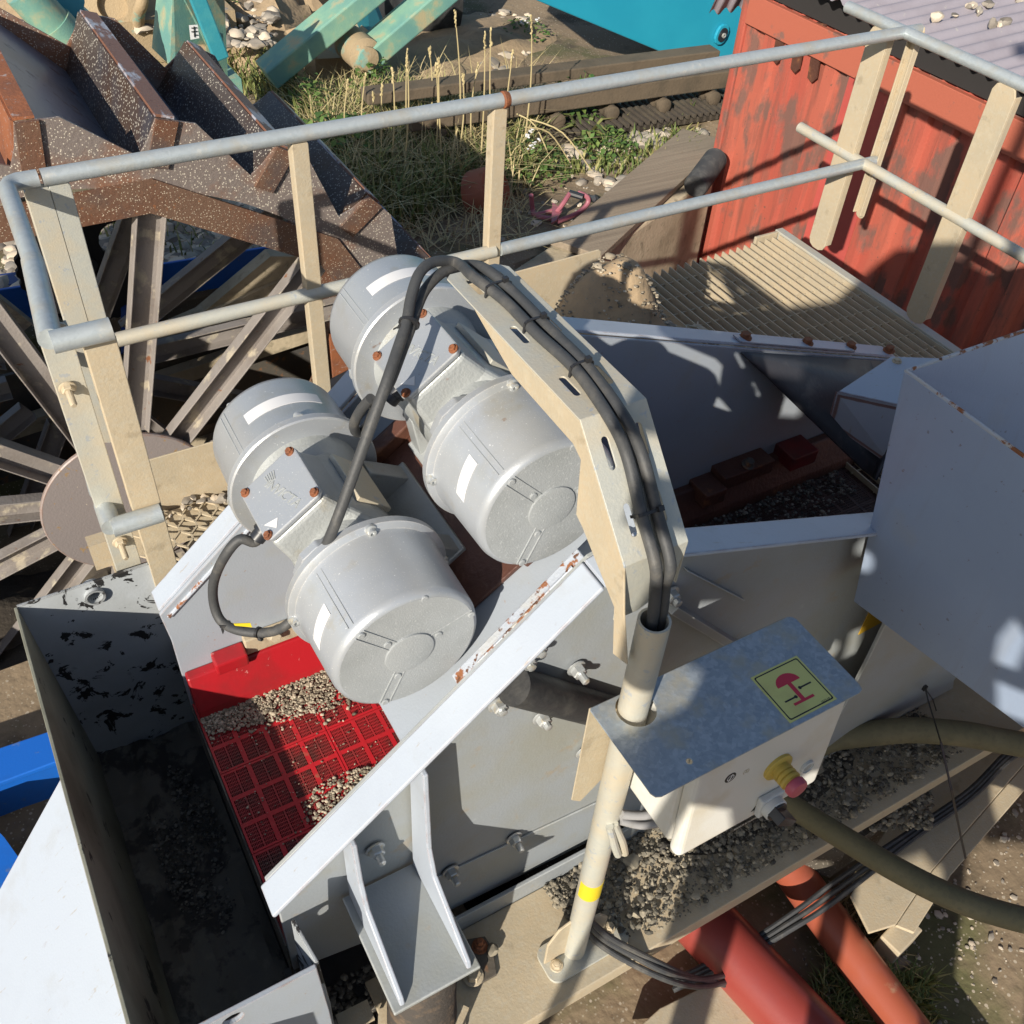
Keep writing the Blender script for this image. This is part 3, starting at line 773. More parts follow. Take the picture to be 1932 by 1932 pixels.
# pink bent tube frame with a black grip
t = thing('pink_handle_frame', 'bent pink painted tube frame with a black grip lying on the ground', 'tube frame', G(1045, 405))
def gp(u, v, h=.05): q_ = P(u, v, z=GZ + h); return q_
MB().tube([gp(1002, 368, .16), gp(1005, 395, .05), gp(1010, 405, .05), gp(1048, 397, .05), gp(1050, 405, .04), gp(1040, 412, .05), gp(1012, 408, .04)], .016, 8, 4).build('tube', m_pink, t)
MB().tube([gp(1052, 418, .05), gp(1090, 402, .06), gp(1108, 385, .10), gp(1108, 372, .14), gp(1090, 363, .16)], .016, 8, 4).build('tube', m_pink, t)
MB().tube([gp(1050, 400, .06), gp(1062, 385, .12), gp(1075, 365, .16)], .016, 8, 4).build('tube', m_pink, t)
MB().tube([gp(1074, 364, .16), gp(1100, 372, .15)], .022, 10).build('grip', m_blackplastic, t)
mb = MB(); mb.prism([gp(1042, 385, .06), gp(1062, 398, .06), gp(1050, 418, .06), gp(1040, 424, .06)], (0, 0, .012)); mb.build('bracket', m_pink, t)

# ------------------------------------------------------------------ turquoise plant behind
YT = 6.7
t = thing('turquoise_body', 'large turquoise machine body panel sloping down behind the red shed', 'machine body', P(1350, 150, y=YT))
pts = [P(995, -6, y=YT), P(1352, 142, y=YT), P(1388, 150, y=YT), P(1420, -60, y=YT), P(1400, -400, y=YT), P(900, -400, y=YT)]
MB().prism(pts, (.02, .9, .05)).build('side_panel', m_tealsheet, t, bevel=.01)
q = [P(1300, 128, y=YT - .02), P(1345, 152, y=YT - .02), P(1386, 152, y=YT - .02), P(1375, 132, y=YT - .02), P(1330, 122, y=YT - .02)]
MB().prism([P(1296, 124, y=YT - .03), P(1350, 148, y=YT - .03), P(1384, 170, y=YT - .03), P(1392, 150, y=YT - .03), P(1352, 138, y=YT - .03)], (0, .04, 0)).build('lower_lip', m_mint, t)
c = P(1360, 64, y=YT - .012); mb = MB(); fr = [(c.x + a, c.z + b) for a, b in slot2d(0, 0, .17, .13, 1.2, 6)]
MB().prism([(a, YT - .035, b) for a, b in fr], (0, .03, 0)).build('latch', m_tealsheet, t, bevel=.008)
MB().prism([(c.x + a, YT - .045, c.z + b) for a, b in slot2d(0, 0, .115, .08, 1.2, 6)], (0, .01, 0)).build('latch_recess', m_blackplastic, t)
mb = MB(); mb.lathe((c.x, YT - .05, c.z), (0, -1, 0), [(.02, 0), (.02, .012), (.012, .015), (.012, 0)], 18); mb.build('lock_ring', m_galv, t)
# crawler track in front of it
a, b = P(770, 226, z=-2.82), P(1390, 142, z=-2.82)
t = thing('crawler_track', 'dusty brown crawler track frame with rollers below the turquoise body', 'crawler track', (a + b) / 2 * 1 - Vector((0, 0, .35)))
dv = (b - a).normalized(); sv = Vector((-dv.y, dv.x, 0)).normalized()
MB().bar(a, b, .12, .13).build('track_frame', m_trackbrown, t, bevel=.01)
MB().bar(a - dv * .2 + sv * .34 + Vector((0, 0, .06)), b + sv * .34 + Vector((0, 0, .06)), .16, .08).build('upper_rail', m_trackbrown, t, bevel=.01)
n = 6
for k in range(n):
    c = a + (b - a) * (k + .5) / n - Vector((0, 0, .13))
    mb = MB(); mb.lathe(c - sv * .09, sv, [(.03, 0), (.055, .01), (.055, .05), (.03, .06), (.03, .12), (.055, .13), (.055, .17), (.03, .18)], 18)
    mb.build('roller', m_trackbrown, t)
mb = MB()
for k in range(46):
    c = a + (b - a) * (k + .5) / 46 - Vector((0, 0, .22))
    mb.obox(c, dv * .05, sv * .2, Vector((0, 0, .02))); mb.obox(c + Vector((0, 0, .03)) + dv * .03, dv * .012, sv * .2, Vector((0, 0, .02)))
mb.build('tread', m_mud, t)
# leg and braces of the teal plant (upper left)
YL = 6.55
t = thing('teal_support_leg', 'weathered teal folded steel support leg with a white label', 'support leg', P(340, 122, y=YL) - Vector((0, 0, .9)))
A = [P(300, -40, y=YL + .35), P(288, 92, y=YL + .3), P(321, 124, y=YL), P(327, -40, y=YL)]
MB().prism(A, (0, .02, 0)).build('side_face', m_teal, t)
B = [P(327, -40, y=YL), P(321, 124, y=YL), P(332, 150, y=YL), P(360, 95, y=YL + .05), P(366, 84, y=YL + .05), P(388, 84, y=YL + .08), P(396, 140, y=YL + .1), P(430, 150, y=YL + .12), P(422, -40, y=YL + .15)]
MB().prism(B, (0, .02, 0)).build('front_face', m_teal, t)
MB().box(B[0].x, B[8].x, YL + .06, YL + .4, GZ, -2.55).build('foot', m_teal, t)
MB().bar(P(362, -30, y=YL - .06), P(418, 112, y=YL - .06), .10, .04, up=(0, 1, 0)).build('brace', m_teal_clean, t, bevel=.01)
mb = MB(); q = [P(357, 48, y=YL - .012), P(373, 47, y=YL - .012), P(376, 72, y=YL - .012), P(360, 75, y=YL - .012)]; mb.prism(q, (0, .006, 0)); lab = mb.build('label_plate', m_white, t)
mb = MB()
for (a_, b_) in (((361, 53), (371, 52)), ((361, 60), (372, 59)), ((366, 66), (373, 66)), ((366, 50), (367, 70))): mb.bar(P(*a_, y=YL - .016), P(*b_, y=YL - .016), .006, .004)
mb.build('label_print', m_ink, lab)
for k, (a_, b_, m_) in enumerate([((40, -20), (125, 72), m_teal), ((105, -15), (225, 95), m_teal_clean)]):
    YB = 6.3 + .25 * k; a, b = P(*a_, y=YB), P(*b_, y=YB); d = b - a
    t = thing('hydraulic_strut', ['olive green stained hydraulic cylinder at the upper left corner', 'bright teal bar with a brown underside at the upper left'][k], 'strut', b)
    if k == 0:
        MB().tube([a, b], .105, 18).build('barrel', m_, t); MB().lathe(b, d, [(.115, -.1), (.115, 0), (.06, .01)], 18).build('end_cap', m_teal, t)
        MB().tube([b, b + d * .7], .055, 14).build('rod', m_galv, t)
    else:
        MB().bar(a, b + d * .4, .16, .09).build('bar', m_, t, bevel=.008)
        MB().bar(a - Vector((.10, .0, .03)), b + d * .4 - Vector((.10, 0, .03)), .03, .12).build('lower_flange', m_rustplate, t)
        MB().lathe(a + d * .12 + Vector((0, -.05, .02)), (0, -1, .3), [(.1, 0), (.1, .05), (.03, .06)], 20).build('pivot_boss', m_teal_clean, t)
# V shaped struts of the second plant
YV = 7.35
t = thing('green_frame', 'dusty green V shaped strut frame of the plant standing behind the weeds', 'steel frame', P(560, 160, y=YV) - Vector((0, 0, .2)))
MB().bar(P(735, -50, y=YV), P(502, 142, y=YV), .15, .26, up=(0, 1, 0)).build('strut', m_teal, t, bevel=.012)
MB().bar(P(860, -40, y=YV - .1), P(678, 116, y=YV - .1), .15, .26, up=(0, 1, 0)).build('strut', m_teal, t, bevel=.012)
MB().prism([P(590, 95, y=YV + .3), P(600, 112, y=YV + .2), P(692, 108, y=YV + .1), P(700, 60, y=YV + .3), P(640, 72, y=YV + .5)], (0, .3, 0)).build('base_plate', m_tealdust, t, bevel=.01)
MB().lathe(P(690, 106, y=YV - .2), (0, -1, 0), [(.13, -.3), (.13, 0), (.08, .02), (.08, .06), (1e-6, .07)], 22).build('pivot_pin', m_tealdust, t)
MB().box(P(590, 110, y=YV + .4).x, P(700, 110, y=YV + .4).x, YV + .35, YV + .7, GZ - .05, P(650, 100, y=YV + .4).z).build('pedestal', m_tealdust, t)
MB().prism([P(655, 10, y=YV + .5), P(700, 95, y=YV + .4), P(725, 60, y=YV + .6), P(690, -30, y=YV + .7)], (.05, .06, 0)).build('side_plate', m_teal_clean, t)
q0, q1 = P(660, -5, y=8.7), P(840, -20, y=8.7)
t = thing('black_drum', 'big black ribbed drum behind the green strut frame', 'drum', (q0 + q1) / 2 - Vector((0, 0, .45)))
pr = [(.3, 0)] + [(.45 + (.012 if (k // 3) % 2 else 0), .01 + k * .035) for k in range(int((q1 - q0).length / .035))] + [(.3, (q1 - q0).length)]
MB().lathe(q0, q1 - q0, pr, 36).build('shell', m_rubber, t)
MB().box(q0.x - .2, q1.x + .3, 8.3, 9.0, GZ - .1, q0.z - .42).build('cradle', m_darksteel, t)
# dusty pump parts between the strut and the leg
t = thing('dusty_pump_unit', 'sand covered pump housing with round ports behind the wheel buckets', 'pump', P(245, 70, y=8.3) - Vector((0, 0, .4)))
mb = MB(); c = P(225, 25, y=8.2)
MB().lathe(c + Vector((0, .2, 0)), (-.2, -1, .2), [(.2, -.2), (.22, 0), (.2, .05), (.11, .06), (.10, .0), (1e-6, .0)], 26).build('flange', m_tealdust, t)
MB().prism([P(210, -20, y=8.5), P(225, 40, y=8.4), P(300, 60, y=8.4), P(330, -20, y=8.6)], (0, .3, 0)).build('housing', m_tealdust, t, bevel=.03)
MB().tube([P(270, -20, y=8.1), P(268, 5, y=8.1), P(262, 25, y=8.2), P(262, 60, y=8.4)], .045, 12, 4).build('pipe', m_tealdust, t)
MB().tube([P(316, -20, y=8.1), P(320, 15, y=8.1), P(332, 60, y=8.4)], .04, 12, 4).build('pipe', m_tealdust, t)
MB().prism([P(318, 0, y=8.0), P(312, 50, y=8.0), P(368, 92, y=8.0), P(348, -10, y=8.2)], (0, .04, 0)).build('guard_plate', m_teal, t)
MB().box(c.x - .2, c.x + .9, 8.3, 8.9, GZ, c.z - .1).build('plinth', m_tealdust, t)
# ------------------------------------------------------------------ bucket wheel
HUB = P(250, 950, y=3.52)
wh = thing('bucket_wheel', 'big rusty bucket wheel of a sand washer with spokes and round hub plate', 'bucket wheel', HUB, local=True)
def pol(r, a, y=0):
    a = R(a); return Vector((r * math.cos(a), y, r * math.sin(a)))
T0 = 75.5
def ring(y, t, mat, band, bmat):
    mb = MB(); out = []; inn = []
    vs = []; fs = []
    for k in range(24):
        th = T0 - 15 * k
        o = [(1.722, th), (1.723, th - 4.7), (1.584, th - 13.2), (1.639, th - 14.2)]
        i_ = [(1.474, th), (1.474, th - 4.7), (1.474, th - 13.2), (1.474, th - 14.2)]
        vs += [pol(*q, y) for q in o] + [pol(*q, y) for q in i_] + [pol(*q, y + t) for q in o] + [pol(*q, y + t) for q in i_]
    n = 24 * 16
    for k in range(24):
        b = k * 16; nb = ((k + 1) % 24) * 16
        for j in range(4):
            o0 = b + j; i0 = b + 4 + j; o1 = b + j + 1 if j < 3 else nb; i1 = b + 5 + j if j < 3 else nb + 4
            fs += [(o0, o1, i1, i0), (o0 + 8, i0 + 8, i1 + 8, o1 + 8), (o0, o0 + 8, o1 + 8, o1), (i0, i1, i1 + 8, i0 + 8)]
    mb.add(vs, fs, False)
    r1 = mb.build('ring', mat, wh)
    mb = MB(); vs = []; fs = []
    for k in range(12):
        a = T0 - 30 * k
        for yy in (y - band, y - 0.0011): vs += [pol(1.3805, a, yy), pol(1.5092, a, yy)]
    for k in range(12):
        b = 4 * k; c = 4 * ((k + 1) % 12)
        fs += [(b, b + 1, c + 1, c), (b + 2, c + 2, c + 3, b + 3), (b + 1, b + 3, c + 3, c + 1), (b, c, c + 2, b + 2)]
    mb.add(vs, fs, False); mb.build('ring_band', bmat, wh)
ring(0, 0.011, m_rustspeck, 0.0132, m_rustplate)
ring(1.166, 0.011, m_rustspeck, -0.0132, m_rustplate)
def bucket(th):
    def pl(a, b, t, y0=0.0121, y1=1.1649):
        d = (b - a); n = Vector((-d.z, 0, d.x)).normalized() * t
        return [Vector((q.x, y0, q.z)) for q in (a, b, b + n, a + n)], Vector((0, y1 - y0, 0))
    mb = MB(); A, B, Cc, D = pol(1.47, th + 1.75), pol(1.724, th), pol(1.723, th - 2.2), pol(1.47, th - 13.5)
    mb.prism(*pl(Cc, D, -0.0088)); o = mb.build('bucket', m_rustwet, wh)
    MB().prism(*pl(B, Cc, 0.0099)).build('bucket_lip', m_liptop, o); MB().prism(*pl(A, B, 0.0088)).build('bucket_face', m_lipface, o)
    mb = MB(); mb.prism([pol(1.724, th, -.014), pol(1.724, th - 2.5, -.014), pol(1.551, th - 1.9, -.014), pol(1.551, th + .9, -.014)], (0, .013, 0))
    mb.build('end_flange', m_rustplate, o)
    return o
b0 = bucket(T0)
def dup_rot(o, ang, parent):
    c = o.copy(); C.objects.link(c); c.parent = parent
    if ang is not None: c.rotation_euler = (0, ang, 0)
    for ch in [k for k in bpy.data.objects if k.parent == o]:
        d = ch.copy(); C.objects.link(d); d.parent = c
    return c
for k in range(1, 24): 
    dup_rot(b0, R(15 * k), wh)
# one lip is plain orange rust
orange = [o for o in bpy.data.objects if o.parent == wh and o.name.startswith('bucket') and abs(o.rotation_euler.y - R(345)) < .01]
for o in orange:
    for ch in [k for k in bpy.data.objects if k.parent == o and k.name.startswith('bucket_')]:
        ch.data = ch.data.copy(); ch.data.materials[0] = m_rustorange; ch['label'] = 'plain orange rusty steel'
def spoke():
    mb = MB(); w = 0.055; d = 0.0605; t = 0.0066
    a0, a1 = 0.33, 1.496
    mb.box(a0, a1, 0, d, w - t, w); mb.box(a0, a1, 0, d, -w, -w + t); mb.box(a0, a1, d - t, d, -w, w)
    return mb
s0 = spoke().build('spoke', m_spoke, wh, bevel=0.0022); s0.rotation_euler = (0, R(-45), 0); s0.location = (0, 0.0132, 0)
for k in range(1, 12):
    c = s0.copy(); C.objects.link(c); c.parent = wh; c.rotation_euler = (0, R(-45 - 30 * k), 0)
for k in range(12):
    c = s0.copy(); C.objects.link(c); c.parent = wh; c.rotation_euler = (0, R(-60 - 30 * k), 0); c.location = (0, 1.078, 0)
mb = MB(); mb.lathe((0, 0, 0), (0, -1, 0), [(0.3795, -0.0132), (0.3795, -0.0011), (0.374, 0.0044), (1e-6, 0.0044)], 64); hb = mb.build('hub_plate', m_hub, wh)
for (u, v) in ((283, 962), (300, 992), (310, 930)):
    q = P(u, v, y=3.51) - HUB; MB().bolt((q.x, -.005, q.z), (0, -1, 0), .022, .03, stud=.012).build('hub_bolt', m_rustbolt, wh)

MB().lathe((0, 0, 0), (0, 1, 0), [(0.099, 0.022), (0.099, 1.21)], 24).build('axle', m_darksteel, wh)

# tank that holds the wheel
tk = thing('wash_tank', 'dark steel wash tank wall behind the bucket wheel spokes', 'tank', (0, 5.06, GZ - 0.88))
mb = MB(); mb.box(-2.42, 2.145, 4.928, 4.95, -4.73, -3.245); mb.build('back_wall', m_darksteel, tk)
mb = MB(); mb.box(2.09, 2.123, 3.41, 4.9225, -4.73, -2.805); mb.build('end_wall', m_rustorange, tk)
mb = MB(); mb.bar((-0.22, 4.862, -3.542), (2.09, 4.862, -3.355), 0.077, 0.088); mb.bar((-1.54, 4.862, -4.125), (2.09, 4.862, -3.96), 0.077, 0.088); mb.bar((0.66, 4.84, -3.19), (2.068, 4.84, -2.882), 0.099, 0.11)
mb.build('stiffener', m_concrete, tk)
mb = MB(); mb.prism([(-2.42, 3.025, -4.565), (2.09, 3.025, -4.565), (2.09, 4.917, -4.4), (-2.42, 4.917, -4.4)], (0, 0, -0.022)); mb.build('floor', m_darksteel, tk)
mb = MB(); mb.prism([P(500, 470, y=4.906), P(590, 470, y=4.906), P(600, 500, y=4.906), P(420, 590, y=4.906), P(320, 640, y=4.906), P(330, 612, y=4.906)], (0, -0.088, 0)); mb.build('chute_rail', m_concrete, tk)
mb = MB(); mb.box(1.32, 2.09, 3.795, 3.817, -3.3, -2.695); mb.build('baffle', m_rustorange, tk)
tag(mound('mud_floor', -0.33, 3.685, 2.64, 0.825, 0.385, m_mud, base=-4.15, seed=4), kind='structure')

# blue frame and chain wheel behind the buckets
bf = thing('blue_chassis', 'bright blue steel frame with wide top plate behind the wheel spokes', 'steel frame', P(400, 560, y=5.225) - Vector((0, 0, 0.44)))
Yb = 5.192
a, b = P(322, 505, y=Yb + 0.33), P(442, 462, y=Yb + 0.33); c, d = P(455, 490, y=Yb), P(322, 545, y=Yb)
MB().prism([a, b, c, d], (0, 0, 0.0165)).build('top_plate', m_blue, bf, bevel=0.0044)
MB().bar(P(-60, 590, y=Yb - 0.033), P(600, 480, y=Yb - 0.033), 0.022, 0.209, up=(0, 0, 1)).build('side_rail', m_blue, bf, bevel=0.0044)
MB().bar(P(-60, 545, y=Yb + 0.44), P(330, 490, y=Yb + 0.44), 0.132, 0.055).build('side_rail', m_darkblue, bf)
MB().prism([P(228, 560, y=Yb - 0.11), P(322, 535, y=Yb - 0.11), P(320, 562, y=Yb - 0.11), P(262, 640, y=Yb - 0.385), P(228, 668, y=Yb - 0.385)], (0.033, 0, -0.022)).build('brace_plate', m_darkblue, bf)
cw_ = P(165, 495, y=5.06); t = thing('chain_wheel', 'black chain sprocket wheel seen between the spokes over the blue frame', 'sprocket', cw_)
mb = MB(); ou = []
for k in range(120):
    a = 2 * math.pi * k / 120; r = .34 + (.012 if (k // 2) % 2 else 0); ou.append((r * math.cos(a), r * math.sin(a)))
mb.sheet(cw_, (1, 0, 0), (0, 0, 1), ou, [circ2d(0.176, 0.11, 0.099, 16), circ2d(-0.154, 0.132, 0.099, 16), circ2d(0, -0.198, 0.099, 16), circ2d(0, 0, 0.033, 12)], 0.033); mb.build('sprocket', m_shaddark, t)
MB().lathe(cw_ + Vector((0, -0.044, 0)), (0, 1, 0), [(0.044, 0), (0.044, 0.22)], 16).build('shaft', m_rubber, t)

# blue skip at the lower left
t = thing('blue_skip', 'bright blue steel beam and box beside the white chute sheet at the left edge', 'steel box', P(40, 1600, z=-3.19) - Vector((0, 0, 0.33)))
zb = -2.882
a, b = P(-520, 1680, z=zb), P(120, 1440, z=zb); c, d = P(100, 1385, z=zb), P(-520, 1594, z=zb)
MB().prism([a, b, c, d], (0, 0, .022)).build('top_flange', m_blue, t, bevel=.004)
a2, b2 = a + Vector((0, .03, 0)), b + Vector((0, .03, 0))
MB().prism([a2, b2, b2 - Vector((0, 0, .5)), a2 - Vector((0, 0, .5))], (0, .02, 0)).build('side_wall', m_blue, t)
MB().prism([b2 + Vector((-.02, .02, 0)), b2 + Vector((-.02, .02, -.5)), c + Vector((-.02, -.01, -.5)), c + Vector((-.02, -.01, 0))], (-.02, 0, 0)).build('end_wall', m_blue, t)
lo = -2.86
MB().prism([P(-520, 1700, z=lo), P(-40, 1530, z=lo), P(8, 1580, z=lo), P(65, 1660, z=lo), P(20, 1730, z=lo), P(-60, 1770, z=lo), P(-520, 1960, z=lo)], (0, 0, -.05)).build('lower_flange', m_blue, t)
MB().prism([P(-520, 1700, z=lo - .05), P(-40, 1540, z=lo - .05), P(0, 1590, z=lo - .05), P(-40, 1700, z=lo - .05), P(-520, 1900, z=lo - .05)], (0, 0, GZ - lo)).build('plinth', m_darkblue, t)
# grey beam above it
tag(MB().bar(P(-420, 1390, z=-3.3), P(120, 1380, z=-3.3), 0.099, 0.11).build('grey_beam', m_spoke, bevel=0.0044), 'dusty grey steel beam just above the blue box at the left edge', 'beam')
# ------------------------------------------------------------------ handrails
YR = 2.816; ZTOP = -1.2705; ZMID = -1.8205; RP = 0.0237
def csec(w, d, t, ang, p, z0, z1, round_top=True):
    """upright channel: web of width w facing local -y, flanges d deep"""
    ca, sa = math.cos(ang), math.sin(ang)
    def T(x, y, z): return Vector((p[0] + x * ca - y * sa, p[1] + x * sa + y * ca, z))
    mb = MB(); h = w / 2; c = 0.0275
    for (x0, x1, y0, y1) in ((-h, h, 0, t), (-h, -h + t, t, d), (h - t, h, t, d)):
        mb.add([T(x, y, z) for x in (x0, x1) for y in (y0, y1) for z in (z0, z1)], [(0, 1, 3, 2), (4, 6, 7, 5), (0, 4, 5, 1), (2, 3, 7, 6), (0, 2, 6, 4), (1, 5, 7, 3)], False)
    return mb
def flatpost(w, p, z0, z1, ang, fold=0.0242, t=0.0077):
    """folded flat bar with rounded top and bottom"""
    ca, sa = math.cos(ang), math.sin(ang)
    mb = MB(); h = w / 2; r = w * 0.33
    out = [(-h, z0 + r), (-h + r * 0.33, z0 + r * 0.33), (-h + r, z0), (h - r, z0), (h - r * 0.33, z0 + r * 0.33), (h, z0 + r), (h, z1 - r), (h - r * 0.33, z1 - r * 0.33), (h - r, z1), (-h + r, z1), (-h + r * 0.33, z1 - r * 0.33), (-h, z1 - r)]
    mb.prism([Vector((p[0] + a * ca, p[1] + a * sa, b)) for a, b in out], Vector((-sa * t, ca * t, 0)))
    if fold:
        for s in (-1, 1):
            a = s * (h - t / 2); c = Vector((p[0] + a * ca, p[1] + a * sa, 0)) + Vector((-sa, ca, 0)) * (t + fold / 2)
            mb.obox(c + Vector((0, 0, (z0 + z1) / 2)), Vector((ca, sa, 0)) * t / 2, Vector((-sa, ca, 0)) * fold / 2, Vector((0, 0, (z1 - z0) / 2 - r)))
    return mb
def weld(p, d, r): 
    mb = MB(); mb.lathe(p, d, [(r, -0.0066), (r * 1.375, 0), (r, 0.0066)], 18); return mb
hr = thing('handrail', 'long galvanised handrail with two rails and tan posts along the walkway', 'handrail', (1.87, YR, -2.42))
xg = P(76, 337, y=YR).x
MB().tube([(xg + 0.0044, YR, ZTOP), (1.65, YR, ZTOP)], RP, 20).build('top_rail', m_galv, hr)
MB().tube([(1.6522, YR, ZTOP), (3.5882, YR, ZTOP)], RP, 20).build('top_rail', m_galv, hr)
MB().tube([(.20, YR, ZMID), (1.639, YR, ZMID)], RP, 20).build('mid_rail', m_tangalv, hr)
MB().tube([(1.661, YR, ZMID), (3.575, YR, ZMID)], RP, 20).build('mid_rail', m_galv, hr)
mb = MB(); mb.lathe((1.6511, YR, ZTOP), (1, 0, 0), [(RP, -0.0132), (RP + 0.0044, -0.0066), (RP + 0.0033, 0.0066), (RP, 0.0132)], 20); mb.build('weld_joint', m_rustbolt, hr)
for u, v, w, z0, m_ in ((107, 335, 0.058, -2.475, m_tangalv), (564, 262, 0.0528, -2.475, m_tan), (944, 190, 0.0506, -2.31, m_tan)):
    x = P(u, v, y=YR).x + (0.0132 if False else 0)
    flatpost(w, (x, YR - 0.0066), z0, ZTOP - RP * 0.605, 0, 0.0385).build('post', m_, hr, bevel=0.0022)
flatpost(0.0572, (3.5948, YR), -2.0955, ZTOP + 0.0198, R(80), 0.0198).build('post', m_tan, hr, bevel=0.0022)
# short end rail at the upper left
er = thing('end_handrail', 'galvanised handrail corner with tube loops at the left side', 'handrail', (0.11, 2.42, -2.42))
XE = P(15, 360, z=ZTOP).x
cz = 0.033
MB().tube([(xg - 0.0044, YR, ZTOP), (XE + cz, YR, ZTOP), (XE + cz * 0.33, YR - cz * 0.33, ZTOP), (XE, YR - cz, ZTOP), (XE - 0.011, 2.365, ZTOP)], RP, 20).build('top_rail', m_galv, er)
e1 = P(95, 640, z=ZTOP); e2 = P(201, 614, z=ZTOP)
MB().tube([(XE - 0.011, 2.376, ZTOP), (e1.x, e1.y, ZTOP)], RP + 0.0028, 20).build('sleeve', m_galv, er)
for zz in (ZTOP, ZMID - 0.022):
    y0 = e1.y; 
    mb = MB(); mb.tube([(e1.x, y0 - 0.0132, zz), (e2.x + 0.0066, y0 - 0.0132, zz)], RP + 0.0022, 20); mb.build('return_tube', m_galv, er)
    if zz < -1.65: MB().tube([(e1.x + 0.0022, y0 + 0.0825, zz), (e1.x, y0 - 0.011, zz)], RP + 0.0022, 20).build('return_tube', m_galv, er)
MB().tube([(XE, YR - 0.022, ZMID), (e1.x, e1.y + 0.11, ZMID)], RP, 16).build('mid_rail', m_galv, er)
flatpost(0.0682, (e1.x + 0.0132, e1.y + 0.0605), -2.53, ZTOP - 0, 0, 0.033).build('post', m_tangalv, er, bevel=0.0022)
flatpost(0.0726, (e2.x - 0.022, e1.y + 0.011), -2.464, ZTOP - RP * 0.66, 0, 0.0385).build('post', m_tan, er, bevel=0.0022)
x = P(61, 338, y=YR).x
flatpost(0.0682, (x + 0.0044, YR - 0.0066), -2.2, ZTOP - RP * 0.605, 0, 0.0385).build('post', m_tangalv, er, bevel=0.0022)
for u, v in ((127, 732), (226, 1022)):
    MB().bolt(P(u, v, y=e1.y + .055), (0, -1, -.15), .015, .013, stud=.05).build('clamp_bolt', m_tan, er)

# right handrail over the grating
rr_ = thing('side_handrail', 'tan and galvanised handrail at the far end of the grating beside the red shed', 'handrail', (3.476, 2.2, -2.42))
XR_ = 3.5035
MB().tube([(XR_, 3.146, ZTOP), (XR_, -0.66, ZTOP)], RP, 20).build('top_rail', m_galv, rr_)
MB().tube([(XR_, 3.234, ZMID), (XR_, -0.66, ZMID)], RP * 1.012, 20).build('mid_rail', m_tangalv, rr_)
for u, v, u1, v1 in ((1630, 50, 1525, 460), (1885, 155, 1720, 605)):
    a = P(u, v, z=ZTOP); y_ = a.y
    flatpost(0.1078, (XR_ - 0.0132, y_), P(u1, v1, x=XR_ - 0.0132).z, ZTOP - 0.0132, R(-90), 0.033).build('post', m_tan, rr_, bevel=0.0022)
y_ = P(1885, 155, z=ZTOP).y - 0.99
flatpost(0.1078, (XR_ - 0.0132, y_), -2.31, ZTOP - 0.0132, R(-90), 0.033).build('post', m_tan, rr_, bevel=0.0022)

# ------------------------------------------------------------------ grating platform
ZG = -2.343; XG0, XG1 = 2.563, 3.52
gt = thing('bar_grating', 'tan dusty bar grating platform beside the red shed', 'grating', (3.025, 2.42, ZG - 0.055))
mb = MB(); n = 21
for k in range(n):
    x = XG0 + (XG1 - 0.022 - XG0) * k / (n - 1)
    mb.box(x - 0.0027, x + 0.0027, 0.66, 3.146 + 0.033 * (k / n), ZG - 0.043, ZG)
mb.build('bearing_bars', m_tan, gt)
mb = MB(); y = 0.748
while y < 3.124:
    mb.box(XG0 - 0.011, XG1 - 0.022, y - 0.0026, y + 0.0026, ZG - 0.020, ZG - 0.014); y += 0.1155
mb.build('cross_rods', m_tan, gt)
MB().box(XG1 - 0.0132, XG1 + 0.033, 0.66, 3.223, ZG - 0.066, ZG + 0.0066).build('edge_angle', m_tangalv, gt, bevel=0.0033)
MB().box(XG1 - 0.165, XG1 - 0.022, 3.19, 3.2065, ZG - 0.077, ZG + 0.0088).build('corner_plate', m_tan, gt, bevel=0.0033)
MB().prism([P(1306, 612, z=ZG), P(1318, 610, z=ZG), P(1385, 655, z=ZG), P(1375, 662, z=ZG)], (0, 0, -0.066)).build('edge_strip', m_tan, gt)
mb = MB(); mb.box(2.53, 3.52, 0.682, 0.748, ZG - 0.176, ZG - 0.0385); mb.box(2.53, 3.52, 1.87, 1.936, ZG - 0.176, ZG - 0.0385); mb.box(2.53, 3.52, 3.025, 3.091, ZG - 0.176, ZG - 0.0385); mb.build('support_beam', m_tan, gt)
mb = MB()
for xx in (2.574, 3.432):
    for yy in (0.715, 3.058): mb.box(xx, xx + 0.066, yy - 0.033, yy + 0.033, GZ - 0.11, ZG - 0.176)
mb.build('leg', m_tan, gt)

